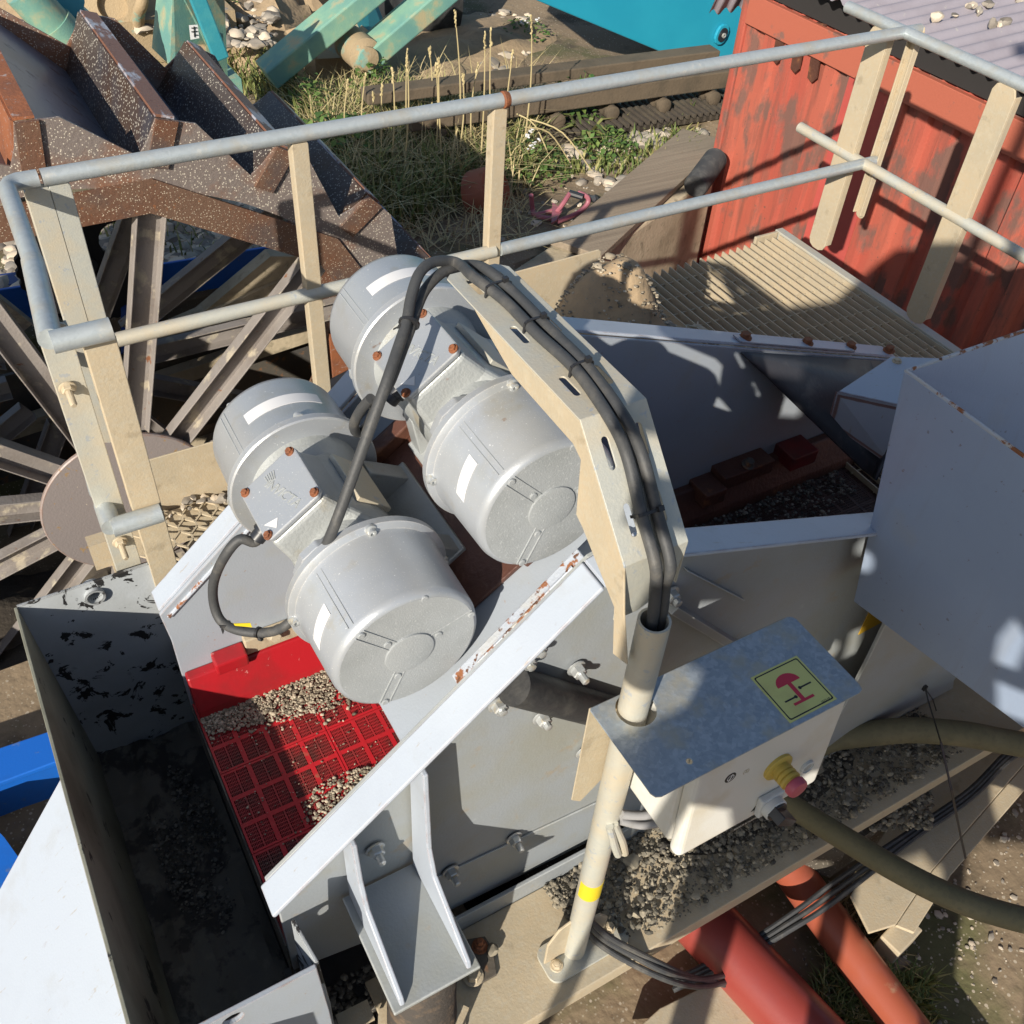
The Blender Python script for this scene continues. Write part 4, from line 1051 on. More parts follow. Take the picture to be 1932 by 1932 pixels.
# ------------------------------------------------------------------ walkway between screen and rail
wk = thing('walkway', 'narrow walkway of expanded metal with tan toe boards behind the screen', 'walkway', (0.99, 2.42, -2.64))
ZW = -2.497
a, b = P(268, 872, y=2.75), P(436, 828, y=2.75)
MB().prism([(0.22, 2.75, a.z), (1.1, 2.75, a.z), (1.1, 2.75, a.z - 0.286), (0.22, 2.75, a.z - 0.286)], (0, 0.0066, 0)).build('toe_board', m_tan, wk, bevel=0.0022)
t0, t1 = P(960, 519, y=2.75), P(1135, 470, y=2.75)
MB().prism([(t0.x - 0.22, 2.75, t0.z), (t1.x - 0.011, 2.75, t1.z), (t1.x, 2.75, t1.z - 0.011), (t1.x, 2.75, -2.42), (t0.x - 0.22, 2.75, -2.42)], (0, 0.0066, 0)).build('toe_board', m_tan, wk, bevel=0.0022)
def hexmesh(x0, x1, y0, y1, z, px=0.0605, py=0.11, w=0.0065, h=0.007, zf=None):
    mb = MB(); nxx = int((x1 - x0) / px); nyy = int((y1 - y0) / py * 2)
    zf = zf or (lambda x, y: z)
    def Z(x, y): return Vector((x, y, zf(x, y)))
    for i in range(nxx + 1):
        for j in range(nyy):
            x = x0 + i * px + (px / 2 if j % 2 else 0); y = y0 + j * py / 2
            mb.bar(Z(x, y), Z(x, y + py * 0.22), w, h)
            for s in (-1, 1): mb.bar(Z(x, y + py * 0.22), Z(x + s * px / 2, y + py * 0.5), w, h)
    return mb
hexmesh(0.176, 0.682, 2.167, 2.75, ZW).build('expanded_metal', m_tan, wk)
hexmesh(1.782, 2.596, 2.167, 2.75, -2.343).build('expanded_metal', m_tan, wk)
mb = MB(); mb.box(0, 1.76, 2.684, 2.739, ZW - 0.132, ZW - 0.0132); mb.box(0, 1.76, 2.156, 2.2, ZW - 0.132, ZW - 0.0132); mb.box(1.76, 2.596, 2.684, 2.739, -2.53, -2.3595)
mb.build('frame_beam', m_tan, wk)
mb = MB()
for xx in (0.055, 1.65): mb.box(xx, xx + 0.077, 2.662, 2.739, GZ - 0.99, ZW - 0.132)
mb.build('leg', m_tan, wk)
# stones resting on the mesh
r_ = random.Random(4); mb = MB()
for k in range(34):
    f = r_.random(); x = .24 + f * .5; y = 2.715 + r_.uniform(-.03, .025); mb.pebble((x, y, ZW + r_.uniform(.008, .02)), r_.uniform(.008, .021), r_)
for k in range(12): mb.pebble((r_.uniform(.2, .7), r_.uniform(2.2, 2.65), GZ + .03), r_.uniform(.012, .03), r_)
tag(mb.build('walkway_stones', m_pebble, loc=(.4, 2.6, ZW)), kind='stuff')
tag(MB().prism([(0.11, 2.145, -3.02), (0.825, 2.145, -3.02), (0.88, 2.45, -2.95), (0.132, 2.45, -2.95)], (0, 0, -0.022)).build('rusty_floor_plate', m_hub), 'rusty grey plate lying below the expanded metal walkway', 'plate')
# sand heap spilled on the walkway
HX_, HY_, HB_ = 1.90, 2.40, -2.345
sg = mound('sand_heap', HX_, HY_, .52, .34, .66, m_sand, base=HB_, seed=21, n=44, rough=.08)
tag(sg, kind='stuff')
r_ = random.Random(8); mb = MB()
for k in range(1500):
    a = r_.uniform(0, 6.28); q = math.sqrt(r_.random()); x, y = HX_ +   .52 * q * math.cos(a), HY_ + .34 * q * math.sin(a)
    hh = .66 * max(0, 1 - q ** 1.6); hh *= 1 + .5 * mnoise.noise(Vector((x * 3, y * 3, 21)))
    mb.pebble((x, y, HB_ - .02 + hh + r_.uniform(-.01, .006)), r_.uniform(.003, .009) if r_.random() < .98 else .018, r_)
tag(mb.build('heap_grit', m_grit, loc=(2.05, 2.4, HB_)), kind='stuff')
p = P(1059, 562, z=-2.178); mb = MB(); mb.pebble(p, 0.0495, random.Random(2), 0.99); tag(mb.build('grey_stone', m_pebbledark), 'single grey stone lying on the sand heap by the tan toe board', 'stone')
# ------------------------------------------------------------------ vibrating screen body
YN, YF = 1.0, 1.80
def ztop(x): return min(-2.09 + .90 * x, -1.0035 - .36 * x)
XPK = .862
sc_ = thing('vibrating_screen', 'grey vibrating screen body with sloping side plates and pale edge flanges', 'vibrating screen', (1.2, 1.4, -2.7))
def side_poly(y, xl=.115, xr=2.75, zb=-2.60):
    return [(xl - .01, y, ztop(xl)), (XPK - .04, y, ztop(XPK - .04)), (XPK + .04, y, ztop(XPK + .04)), (xr, y, ztop(xr)), (xr, y, zb - .03), (.45, y, zb + .02), (.30, y, -2.52), (xl, y, -2.47), (xl, y, -2.1)]
MB().prism(side_poly(YN), (0, .012, 0)).build('side_plate', m_paint_dirty, sc_, bevel=.003)
MB().prism(side_poly(YF), (0, .012, 0)).build('side_plate', m_paint, sc_, bevel=.003)
def flange(y0, y1, xl, xr, mat, name='edge_flange'):
    mb = MB(); t = .011
    for a, b in ((xl, XPK - .05), (XPK - .05, XPK + .05), (XPK + .05, xr)):
        p0, p1 = Vector((a, 0, ztop(a))), Vector((b, 0, ztop(b)))
        if b - a < .2: p0, p1 = Vector((a, 0, ztop(a))), Vector((b, 0, ztop(b)))
        d = (p1 - p0).normalized(); n = Vector((-d.z, 0, d.x)) * t
        mb.prism([Vector((q.x, y0, q.z)) for q in (p0, p1, p1 + n, p0 + n)], (0, y1 - y0, 0))
    return mb.build(name, mat, sc_, bevel=.004)
flange(YN - .075, YN + .0, .098, 2.75, m_paint_white)
flange(YF + .012, YF + .085, .112, 2.75, m_paint_white)
# inner fillet strip along the near flange
mb = MB(); p0, p1 = Vector((.56, 0, ztop(.56) - .028)), Vector((.83, 0, ztop(.83) - .028)); d = (p1 - p0).normalized(); n = Vector((-d.z, 0, d.x)) * .012
mb.prism([Vector((q.x, YN + .013, q.z)) for q in (p0, p1, p1 + n, p0 + n)], (0, .03, 0)); mb.build('clamp_strip', m_paint_rusty, sc_, bevel=.003)
MB().tube([(.125, YF - .003, ztop(.125) - .022), (.30, YF - .004, ztop(.30) - .024), (.56, YF - .003, ztop(.56) - .022)], .006, 8, 6).build('weld_bead', m_paint_rusty, sc_)
MB().tube([(.60, YN + .016, ztop(.60) - .012), (.80, YN + .016, ztop(.80) - .012)], .0065, 8, 6).build('weld_bead', m_paint_rusty, sc_)
# lower lap strip, stiffener tube and bolts on the near plate
z_ = -2.345
mb = MB(); mb.prism([(.46, YN - .006, z_), (1.9, YN - .006, z_ - .11), (1.9, YN - .006, -2.66), (.46, YN - .006, -2.575)], (0, .0055, 0)); mb.build('lap_plate', m_paint_dirty, sc_, bevel=.002)
a, b = P(935, 1285, y=YN - .03), P(1215, 1362, y=YN - .03)
mb = MB(); mb.tube([a + (b - a) * .10, b + (b - a) * .9], .041, 20); mb.build('stiffener_tube', m_rubber, sc_)
a, b = P(1262, 1140, y=YN - .012), P(1400, 1225, y=YN - .012)
mb = MB(); mb.bar(a, b + (b - a) * .5, .022, .045, up=(0, 1, 0)); mb.bar(P(1292, 1072, y=YN - .004), P(1400, 1128, y=YN - .004), .003, .02, up=(0, 1, 0)); mb.build('rib_bar', m_paint_dirty, sc_, bevel=.003)
for (u, v, st) in ((1085, 1258, .045), (937, 1325, .02), (1020, 1350, .03), (968, 1578, .045), (848, 1640, .045), (706, 1598, .045), (1100, 1415, .02), (1262, 1118, .03), (1010, 1215, .02), (990, 1240, .02)):
    q = P(u, v, y=YN - .002); mb = MB(); mb.bolt(q - Vector((0, .004, 0)), (0, -1, 0), .017, .018, stud=st * .55); mb.build('bolt', m_zincbolt, sc_)
# lapped square sheet near the gussets
mb = MB(); q = [P(865, 1385, y=YN), P(975, 1560, y=YN), P(850, 1640, y=YN), P(795, 1470, y=YN)]
# sticker on the plate
q = [P(1640, 1155, y=YN - .003), P(1668, 1172, y=YN - .003), P(1620, 1198, y=YN - .003)]; w_ = MB().prism(q, (0, .002, 0)).build('warning_sticker', m_brass, sc_)
# sloped motor beam between the plates
SD = Vector((.815, 0, .579)); SN = Vector((-.579, 0, .815))
A1 = P(772, 1230, y=1.05); A2 = P(1040, 957, y=1.08)
B0 = Vector((A1.x, 0, A1.z)) - SN * .172
def onb(s, y, h=0): q = B0 + SD * s + SN * h; return Vector((q.x, y, q.z))
mb = MB(); mb.prism([onb(-.17, YN + .013), onb(.50, YN + .013), onb(.50, YN + .013, -.012), onb(-.17, YN + .013, -.012)], (0, YF - YN - .014, 0)); mb.build('motor_plate', m_paint, sc_, bevel=.002)
mb = MB(); mb.prism([onb(-.17, YN + .013, -.012), onb(-.16, YN + .013, -.012), onb(-.10, YN + .013, -.32), onb(-.11, YN + .013, -.32)], (0, YF - YN - .014, 0))
mb.prism([onb(.49, YN + .013, -.012), onb(.50, YN + .013, -.012), onb(.50, YN + .013, -.34), onb(.49, YN + .013, -.34)], (0, YF - YN - .014, 0)); mb.build('beam_web', m_darksteel, sc_)
# rusty mounting pads and foot bars between the motors
mb = MB()
mb.prism([onb(.085, 1.14, .002), onb(.305, 1.14, .002), onb(.305, 1.70, .002), onb(.085, 1.70, .002)], SN * .012)
mb.build('rust_pad', m_rustbeam, sc_, bevel=.003)
mb = MB(); mb.prism([onb(.255, 1.12, .014), onb(.285, 1.12, .014), onb(.285, 1.66, .014), onb(.255, 1.66, .014)], SN * .03)
mb.prism([onb(.09, 1.62, .014), onb(.30, 1.62, .014), onb(.30, 1.66, .014), onb(.09, 1.66, .014)], SN * .035); mb.build('rust_bar', m_rustbeam, sc_, bevel=.004)

# ------------------------------------------------------------------ deck of red panels
ZD = -2.365; XD0 = .118
PX, PY = .30, .253
def panel():
    mb = MB(); rb = MB(); nx, ny = 4, 3; cx, cy = PX / nx, PY / ny; h = .03; bd = .0065
    for i in range(nx + 1): mb.box(max(0, i * cx - bd), min(PX, i * cx + bd), 0, PY, -h, 0)
    for i in range(nx):
        x0, x1 = i * cx + bd, (i + 1) * cx - bd
        for j in range(ny + 1): mb.box(x0, x1, max(0, j * cy - bd), min(PY, j * cy + bd), -h, -.0004)
        for j in range(ny):
            y0, y1 = j * cy + bd, (j + 1) * cy - bd; rows = 7; rh = (y1 - y0) / rows
            for r in range(1, rows): rb.box(x0, x1, y0 + r * rh - .0013, y0 + r * rh + .0013, -h, -.0008)
            xm = (x0 + x1) / 2; rb.box(xm - .0025, xm + .0025, y0, y1, -h, -.0006)
            for (a, b) in ((x0, xm - .0025), (xm + .0025, x1)):
                ns = 7; w = (b - a) / ns
                for s in range(1, ns): rb.box(a + s * w - .0010, a + s * w + .0010, y0, y1, -h, -.0012)
    return mb, rb
dk = thing('screen_deck', 'red polyurethane screen deck panels with fine slots at the discharge end', 'screen deck', (XD0, 1.02, ZD))
pm, rbm = panel()
for q_ in (pm, rbm): q_.v = [q + Vector((XD0, 1.02, ZD)) for q in q_.v]
p0_ = pm.build('deck_panel', m_deck, dk); r0_ = rbm.build('slot_grid', m_deckrib, p0_)
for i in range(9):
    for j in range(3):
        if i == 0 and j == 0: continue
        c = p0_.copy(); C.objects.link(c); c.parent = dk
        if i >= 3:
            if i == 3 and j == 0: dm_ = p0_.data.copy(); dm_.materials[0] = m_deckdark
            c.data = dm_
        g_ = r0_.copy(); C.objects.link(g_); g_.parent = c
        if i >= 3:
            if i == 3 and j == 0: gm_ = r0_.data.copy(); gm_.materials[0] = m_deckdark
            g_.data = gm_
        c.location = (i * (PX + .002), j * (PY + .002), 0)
MB().box(XD0 - .004, 2.75, 1.014, 1.785, -2.72, -2.71).build('deck_dark_sheet', m_black, dk)  # black sheet paints the dark interior below the deck
mb = MB(); mb.prism([(XD0 - .006, 1.02, ZD - .002), (XD0 - .002, 1.02, ZD - .002), (XD0 - .002, 1.02, ZD - .2), (XD0 - .006, 1.02, ZD - .2)], (0, .765, 0)); mb.build('end_plate', m_chutein, dk)
# red side seals with tan clamps on the far plate
sl = thing('side_seal', 'glossy red rubber wedge seal along the far side plate above the deck', 'seal', (XD0, YF - .03, ZD))
def seal(x0, x1, y, s):
    return MB().prism([(x0, y, ZD + .13), (x0, y, ZD), (x0, y - s * .09, ZD), (x0, y - s * .08, ZD + .035), (x0, y - s * .03, ZD + .13)], (x1 - x0, 0, 0))
seal(XD0 + .004, 1.14, YF - .001, 1).build('seal_strip', m_seal, sl, bevel=.006)
mb = MB(); a = P(425, 1220, y=YF - .01); b = P(480, 1245, y=YF - .05)
mb.obox((.245, YF - .03, ZD + .15), (.045, 0, 0), (0, .028, 0), (0, 0, .022)); mb.build('seal_block', m_seal, sl, bevel=.006)
mb = MB(); mb.obox((.41, YF - .016, ZD + .165), (.118, 0, 0), (0, .014, 0), (0, 0, .03)); mb.build('clamp_bar', m_tan, sl, bevel=.004)
MB().bolt((.375, YF - .03, ZD + .185), (0, -1, .3), .017, .022).build('clamp_bolt', m_tan, sl)
s2 = thing('inner_side_seal', 'dark red seal and blocks along the far side plate in the shade beside the flap', 'seal', (1.2, YF - .03, ZD))
seal(1.16, 2.7, YF - .001, 1).build('seal_strip', m_rustbeam, s2, bevel=.006)
for x0, x1, dz, m_ in ((1.86, 1.95, .12, m_rustbeam), (2.24, 2.36, .14, m_sealdark)):
    MB().obox(((x0 + x1) / 2, YF - .05, ZD + dz), ((x1 - x0) / 2, 0, 0), (0, .05, 0), (0, 0, .03)).build('seal_block', m_, s2, bevel=.005)
MB().obox((2.06, YF - .04, ZD + .15), (.11, 0, 0), (0, .04, 0), (0, 0, .028)).build('clamp_bar', m_rustbeam, s2, bevel=.004)
MB().bolt((2.06, YF - .06, ZD + .185), (0, -.3, 1), .017, .022).build('clamp_bolt', m_darksteel, s2)
s3 = thing('near_side_seal', 'red rubber seal along the near side plate at the discharge corner', 'seal', (XD0, YN + .03, ZD))
seal(XD0 - .002, 2.7, YN + .013, -1).build('seal_strip', m_seal, s3, bevel=.006)
# grit lying on the deck
def grit(name, fn, n, ra, rb, mat, seed, z=ZD):
    r_ = random.Random(seed); mb = MB()
    for _ in range(n):
        x, y, dz = fn(r_)
        mb.pebble((x, y, z + dz), ra * (rb / ra) ** (r_.random() ** 2), r_)
    return tag(mb.build(name, mat, loc=(.4, 1.4, z)), kind='stuff')
def far_grit(r):
    x = r.uniform(.125, .8); f = r.random() ** 1.5; w = .04 + .09 * min(1, (x - .1) / .35)
    return x, YF - .085 - w * f - (.05 * r.random() if r.random() < .12 else 0), .003 + .014 * (1 - f) * r.random()
grit('deck_grit', far_grit, 3600, .0028, .0065, m_grit, 1)
def near_grit(r):
    a = r.uniform(0, 6.28); q = r.random() ** .75 * (1 + .25 * math.sin(3 * a))
    return .50 + .20 * q * math.cos(a), 1.25 + .15 * q * math.sin(a), .003 + .018 * max(0, 1 - q) * r.random()
grit('deck_grit', near_grit, 3800, .0028, .0065, m_grit, 2)
def thin_grit(r): return r.uniform(.13, .62), r.uniform(1.05, 1.70), .002
grit('deck_grit', thin_grit, 420, .0016, .0036, m_grit, 3)
def feed_grit(r):
    x = r.uniform(1.3, 2.5); return x, YF - .1 - .4 * r.random() ** 1.5 * (2.9 - x) / 1.5, .006 + .02 * r.random()
grit('feed_grit', feed_grit, 1500, .003, .009, m_blackgrit, 4)
tag(MB().pebble((2.15, 1.42, ZD + .03), .06, random.Random(9), .8).build('deck_stone', m_pebbledark), 'single rounded stone lying on the dark slotted deck beside the hopper', 'stone')

# ------------------------------------------------------------------ vibrator motors (built once around their axis, then copied)
def arcpatch(r, y0, y1, a0, a1, n=14, t=.0012, slant=0):
    mb = MB(); vs = []; fs = []
    for i in range(n + 1):
        a = R(a0 + (a1 - a0) * i / n); o = slant * i / n
        for (rr, y) in ((r, y0 + o), (r, y1 + o), (r + t, y1 + o), (r + t, y0 + o)): vs.append((rr * math.cos(a), y, rr * math.sin(a)))
    for i in range(n):
        for k in range(4): fs.append((4 * i + k, 4 * i + (k + 1) % 4, 4 * i + 4 + (k + 1) % 4, 4 * i + 4 + k))
    fs += [(0, 1, 2, 3), (4 * n, 4 * n + 3, 4 * n + 2, 4 * n + 1)]
    return mb.add(vs, fs, True)
def text_mb(s, size, o, u, v, ext=.0012, shear=0, align='CENTER'):
    cu = bpy.data.curves.new('t', 'FONT'); cu.body = s; cu.size = size; cu.extrude = ext; cu.align_x = align; cu.align_y = 'CENTER'; cu.shear = shear; cu.resolution_u = 2
    ob = bpy.data.objects.new('t', cu); C.objects.link(ob)
    bpy.context.view_layer.update()
    me = bpy.data.meshes.new_from_object(ob.evaluated_get(bpy.context.evaluated_depsgraph_get()))
    u, v, o = Vector(u), Vector(v), Vector(o); n = u.cross(v)
    mb = MB(); mb.add([o + u * q.co.x + v * q.co.y + n * q.co.z for q in me.vertices], [list(p.vertices) for p in me.polygons], False)
    bpy.data.objects.remove(ob); bpy.data.curves.remove(cu); bpy.data.meshes.remove(me)
    return mb
YR1, YF1 = .177, .366
def motor(label):
    t = thing('vibrator_motor', label, 'motor', (0, 0, 0), 'silver vibrator motors', local=True)
    mb = MB(); mb.lathe((0, -.178, 0), (0, 1, 0), [(.128, 0), (.122, .03), (.112, .07), (.110, .178), (.112, .286), (.122, .326), (.128, .356)], 56)
    for s in (-1, 1):   # stiff feet blending into the barrel
        mb.prism([(s * .05, -.15, -.11), (s * .12, -.15, -.05), (s * .165, -.15, -.15), (s * .165, -.15, -.172), (s * .05, -.15, -.172)], (0, .05, 0))
        mb.prism([(s * .05, .10, -.11), (s * .12, .10, -.05), (s * .165, .10, -.15), (s * .165, .10, -.172), (s * .05, .10, -.172)], (0, .05, 0))
        mb.box(min(s * .03, s * .175), max(s * .03, s * .175), -.155, .155, -.172, -.148)
    body = mb.build('barrel', m_cast, t, bevel=.003)
    # terminal box: flared saddle
    mb = MB(); tz, bz = .168, .03
    T = [(-.070, -.078), (.070, -.078), (.070, .078), (-.070, .078)]; M_ = [(-.078, -.09), (.082, -.09), (.082, .10), (-.078, .10)]; B = [(-.095, -.13), (.108, -.13), (.108, .145), (-.095, .145)]
    vs = [(a, b, tz) for a, b in T] + [(a, b, .10) for a, b in M_] + [(a, b, bz) for a, b in B]
    fs = [(0, 1, 2, 3), (11, 10, 9, 8)] + [(4 * k + i, 4 * k + 4 + i, 4 * k + 4 + (i + 1) % 4, 4 * k + (i + 1) % 4) for k in range(2) for i in range(4)]
    mb.add(vs, fs, False); mb.build('terminal_box', m_cast, t, bevel=.012, seg=3)
    mb = MB(); c = .012; x, y = .074, .079
    mb.prism([(-x + c, -y, .169), (x - c, -y, .169), (x, -y + c, .169), (x, y - c, .169), (x - c, y, .169), (-x + c, y, .169), (-x, y - c, .169), (-x, -y + c, .169)], (0, 0, .012))
    lid = mb.build('box_lid', m_silver, t, bevel=.003)
    for sx in (-1, 1):
        for sy in (-1, 1): MB().bolt((sx * .062, sy * .067, .181), (0, 0, 1), .0075, .006).build('lid_bolt', m_rustbolt, lid)
    # raised emblem: name with a fan above it, and the white warning triangle
    mb = text_mb('INVICTA', .030, (.004, -.006, .1812), (.30, -.95, 0), (.95, .30, 0), .0012, .25)
    for k in range(5):
        a = R(-30 + 14 * k); o = Vector((-.002, .040, .1812)); d = Vector((-math.sin(a) * .3 + .1, math.cos(a), 0)).normalized(); s = Vector((-d.y, d.x, 0))
        mb.obox(o + d * .012 + s * (.004 * (k - 2)), d * .011, s * .0014, Vector((0, 0, .0011)))
    mb.build('emblem', m_cast, lid)
    mb = MB(); mb.prism([(-.028, -.048, .1812), (-.060, -.038, .1812), (-.040, -.067, .1812)], (0, 0, .0008)); tri = mb.build('triangle_sticker', m_white, lid)
    mb = MB(); z = .1822
    mb.bar((-.050, -.045, z), (-.043, -.051, z), .0022, .0006); mb.bar((-.046, -.047, z), (-.040, -.056, z), .0022, .0006); 
    # sub-sub parts stay in the sticker's own thing level
    for s, nm in ((-1, 'cover'), (1, 'cover')):
        mb = MB(); y0 = s * YR1
        mb.lathe((0, y0, 0), (0, s, 0), [(.128, -.012), (.168, -.012), (.171, -.009), (.171, .006), (.166, .010), (.159, .014), (.1555, .024), (.1515, .170), (.1475, .183), (.139, .1885)], 84)
        cv = mb.build(nm, m_silver, t, smooth_ang=40)
        fm = MB(); fm.lathe((0, y0, 0), (0, s, 0), [(.1395, .1885), (.050, .1895), (.050, .1935), (.046, .1945), (1e-6, .1945)], 72)
        # ribs: two fine ridges down the side, strips on the face
        mb = MB()
        for a in ((99.5, 94.8) if s < 0 else (108, 103)):
            aa = R(a); 
            mb.prism([Vector(((.1545 + dr) * math.cos(aa + da), y0 + s * .022, (.1545 + dr) * math.sin(aa + da))) for dr, da in ((-.001, -.006), (.0018, -.006), (.0018, .006), (-.001, .006))],
                     Vector((-.003 * math.cos(aa), s * .148, -.003 * math.sin(aa))))
        fy = y0 + s * .1885
        for a in (97, -19, 211):
            d = Vector((math.cos(R(a)), 0, math.sin(R(a)))); q = Vector((-d.z, 0, d.x))
            for k in ((-1, 1) if a != -19 else (1,)):
                mb.obox(d * .095 + q * .011 * k + Vector((0, fy + s * .0012, 0)), d * .046, q * .0012, Vector((0, .0012, 0)))
            for rr in (.064, .137): 
                mb.lathe(d * rr + Vector((0, fy, 0)), (0, s, 0), [(.0075, 0), (.0075, .003), (.006, .004)], 14)
        mb.lathe(Vector((.137 * math.cos(R(40)), fy - s * .006, .137 * math.sin(R(40)))), (0, s, 0), [(.0075, 0), (.0075, .006), (.006, .007)], 14)
        fm.v += [q for q in mb.v]; fb = len(fm.v) - len(mb.v); fm.f += [[fb + i for i in f] for f in mb.f]; fm.s += mb.s
        fm.build('cover_face', m_castface, cv, smooth_ang=20)
        for a in (52, 148, 235, 325):
            d = Vector((math.cos(R(a)), 0, math.sin(R(a))))
            mb = MB(); mb.lathe(d * .1615 + Vector((0, y0 + s * .006, 0)), (0, s, 0), [(.0125, 0), (.0125, .006), (.0085, .008), (.0085, .016), (.005, .017), (.0045, .012), (1e-6, .012)], 14)
            mb.build('cap_bolt', m_zincbolt, cv)
        if s < 0: arcpatch(.1535, y0 - .115, y0 - .085, 106, 136, slant=-.012).build('white_label', m_white, cv)
        else: arcpatch(.1537, y0 + .075, y0 + .108, 22, 88, slant=.0).build('white_label', m_white, cv)
    # lifting lug beside the box
    mb = MB(); o = slot2d(0, 0, .05, .03, 0)
    mb.sheet((-.02, -.122, .06), (1, 0, 0), (0, 0, 1), [(-.07, 0), (.07, 0), (.05, .055), (.02, .085), (-.02, .085), (-.06, .06)], [circ2d(0, .052, .016, 14)], .022); mb.build('lifting_lug', m_silver, t, bevel=.003)
    # nameplate on the flank
    mb = MB(); mb.obox((.108, .02, .03), (.006, 0, .002), (0, .075, 0), Vector((-.01, 0, .045))); npt = mb.build('name_plate', m_tangalv, t, bevel=.002)
    MB().lathe((-.068, -.008, .146), (-1, -.05, -.12), [(.021, 0), (.021, .018), (.0165, .020), (.0165, .036), (.013, .038)], 14).build('cable_gland', m_blackplastic, t)
    return t
m1 = motor('silver vibrator motor nearest the red deck, its lid emblem in full view')
m1.location = Vector((A1.x, 1.4165, A1.z + HC)); m1.rotation_euler = (0, -math.atan2(.579, .815), 0)
m2 = copy_tree(m1)
m2.location = Vector((A2.x, 1.4465, A2.z + HC))
m2['label'] = 'silver vibrator motor under the cable bracket, black cables crossing its lid'

# ------------------------------------------------------------------ discharge chute at the left
ZC = -2.047; CY0, CY1 = .822, 2.052; CX0, CX1 = -.2125, .156
ch = thing('discharge_chute', 'open grey discharge box with peeling black flecked paint', 'chute', (0, 1.3, -3.1))
# far wall with a round hole
hc = P(178, 1122, y=CY1)
mb = MB(); o2 = [(CX0, -2.84), (CX1 + .02, -2.84), (CX1 + .03, -2.23), (CX1, ZC), (CX0, ZC)]
mb.sheet((0, CY1 + .008, 0), (1, 0, 0), (0, 0, 1), o2, [circ2d(hc.x, hc.z, .021, 22)], .008); mb.build('far_wall', m_peel, ch, bevel=.0015)
MB().lathe(hc + Vector((0, .006, 0)), (0, -1, 0), [(.0275, -.03), (.0275, .02), (.021, .02), (.021, -.03)], 24).build('pipe_collar', m_peel, ch)
mb = MB(); mb.prism([(CX0 - .008, CY1, ZC), (CX0, CY1, ZC), (-.175, CY1, -2.85), (-.183, CY1, -2.85)], (0, CY0 - .25 - CY1, 0)); mb.build('left_wall', m_chutewall, ch, bevel=.0015)
mb = MB(); n = 22; vs = []; fs = []
for a_ in range(n + 1):
    for b_ in range(2 * n + 1):
        x = -.182 + .33 * a_ / n; y = .5 + (CY1 - .5) * b_ / (2 * n)
        vs.append((x, y, -2.80 + .05 * mnoise.noise(Vector((x * 9, y * 5, 2))) + .02 * mnoise.noise(Vector((x * 30, y * 22, 5)))))
for a_ in range(n):
    for b_ in range(2 * n): q = a_ * (2 * n + 1) + b_; fs.append((q, q + 1, q + 2 * n + 2, q + 2 * n + 1))
mb.add(vs, fs, True); mb.build('floor', m_chutein, ch)
MB().box(.128, .136, .90, 2.05, -2.86, ZD - .03).build('inner_wall', m_chutein, ch)
hn = P(430, 1916, y=CY0 - .004)
mb = MB(); mb.sheet((0, CY0, 0), (1, 0, 0), (0, 0, 1), [(-.204, -2.56), (.147, -2.56), (.144, -2.29), (.137, ZC), (-.207, ZC)], [circ2d(-.040, hn.z - .01, .021, 22)], .012); mb.build('near_wall', m_paint, ch, bevel=.002)
mb = MB(); mb.prism([(.124, .922, ZC + .012), (.137, CY0, ZC), (.144, CY0, -2.29), (.142, CY0, -2.6), (.124, .985, -2.6), (.122, .93, -2.23)], (.008, 0, 0)); mb.build('right_wall', m_peel, ch, bevel=.002)
mb = MB(); mb.prism([(-.225, 1.56, -2.165), (-.225, .44, -2.165), (-.87, .44, -2.75), (-.87, 1.25, -2.75)], (-.006, 0, .008)); mb.build('apron_sheet', m_paint_white, ch, bevel=.002)
r_ = random.Random(6)
def cg(r):
    a = r.uniform(0, 6.28); q = math.sqrt(r.random()); return -.01 + .10 * q * math.cos(a), 1.62 + .30 * q * math.sin(a), .012 * r.random()
grit('chute_grit', cg, 1500, .003, .009, m_blackgrit, 7, -2.80)

# ------------------------------------------------------------------ spring bracket, spring
br = thing('spring_bracket', 'pale grey welded bracket with two gusset plates over the black spring', 'bracket', (.355, .86, -2.2))
def gus(x): return MB().prism([(x, YN - .008, ztop(x) - .015), (x, YN - .075, ztop(x) - .02), (x, YN - .09, -2.0), (x, .885, -2.08), (x, .722, -2.185), (x, .715, -2.205), (x, YN - .008, -2.205)], (.012, 0, 0))
gus(.272).build('gusset', m_paint_white, br, bevel=.003); gus(.432).build('gusset', m_paint_white, br, bevel=.003)
MB().box(.255, .462, .708, YN - .007, -2.218, -2.206).build('seat_plate', m_paint_dirty, br, bevel=.003)
sp = thing('rubber_spring', 'black ribbed round rubber spring under the grey bracket', 'spring', (.36, .80, -2.62))
pr = [(.05, 0), (.085, 0)]
for k in range(28): pr += [(.088 - .005 * math.sin(math.pi * k / 28), .38 * (k + .2) / 28), (.081 - .005 * math.sin(math.pi * k / 28), .38 * (k + .85) / 28)]
pr += [(.085, .398), (.05, .398)]
MB().lathe((.36, .80, -2.62), (0, 0, 1), pr, 40).build('coil', m_spring, sp)
MB().lathe((.36, .80, -2.628), (0, 0, 1), [(.11, 0), (.11, .01), (.09, .014)], 30).build('base_cup', m_tan, sp)

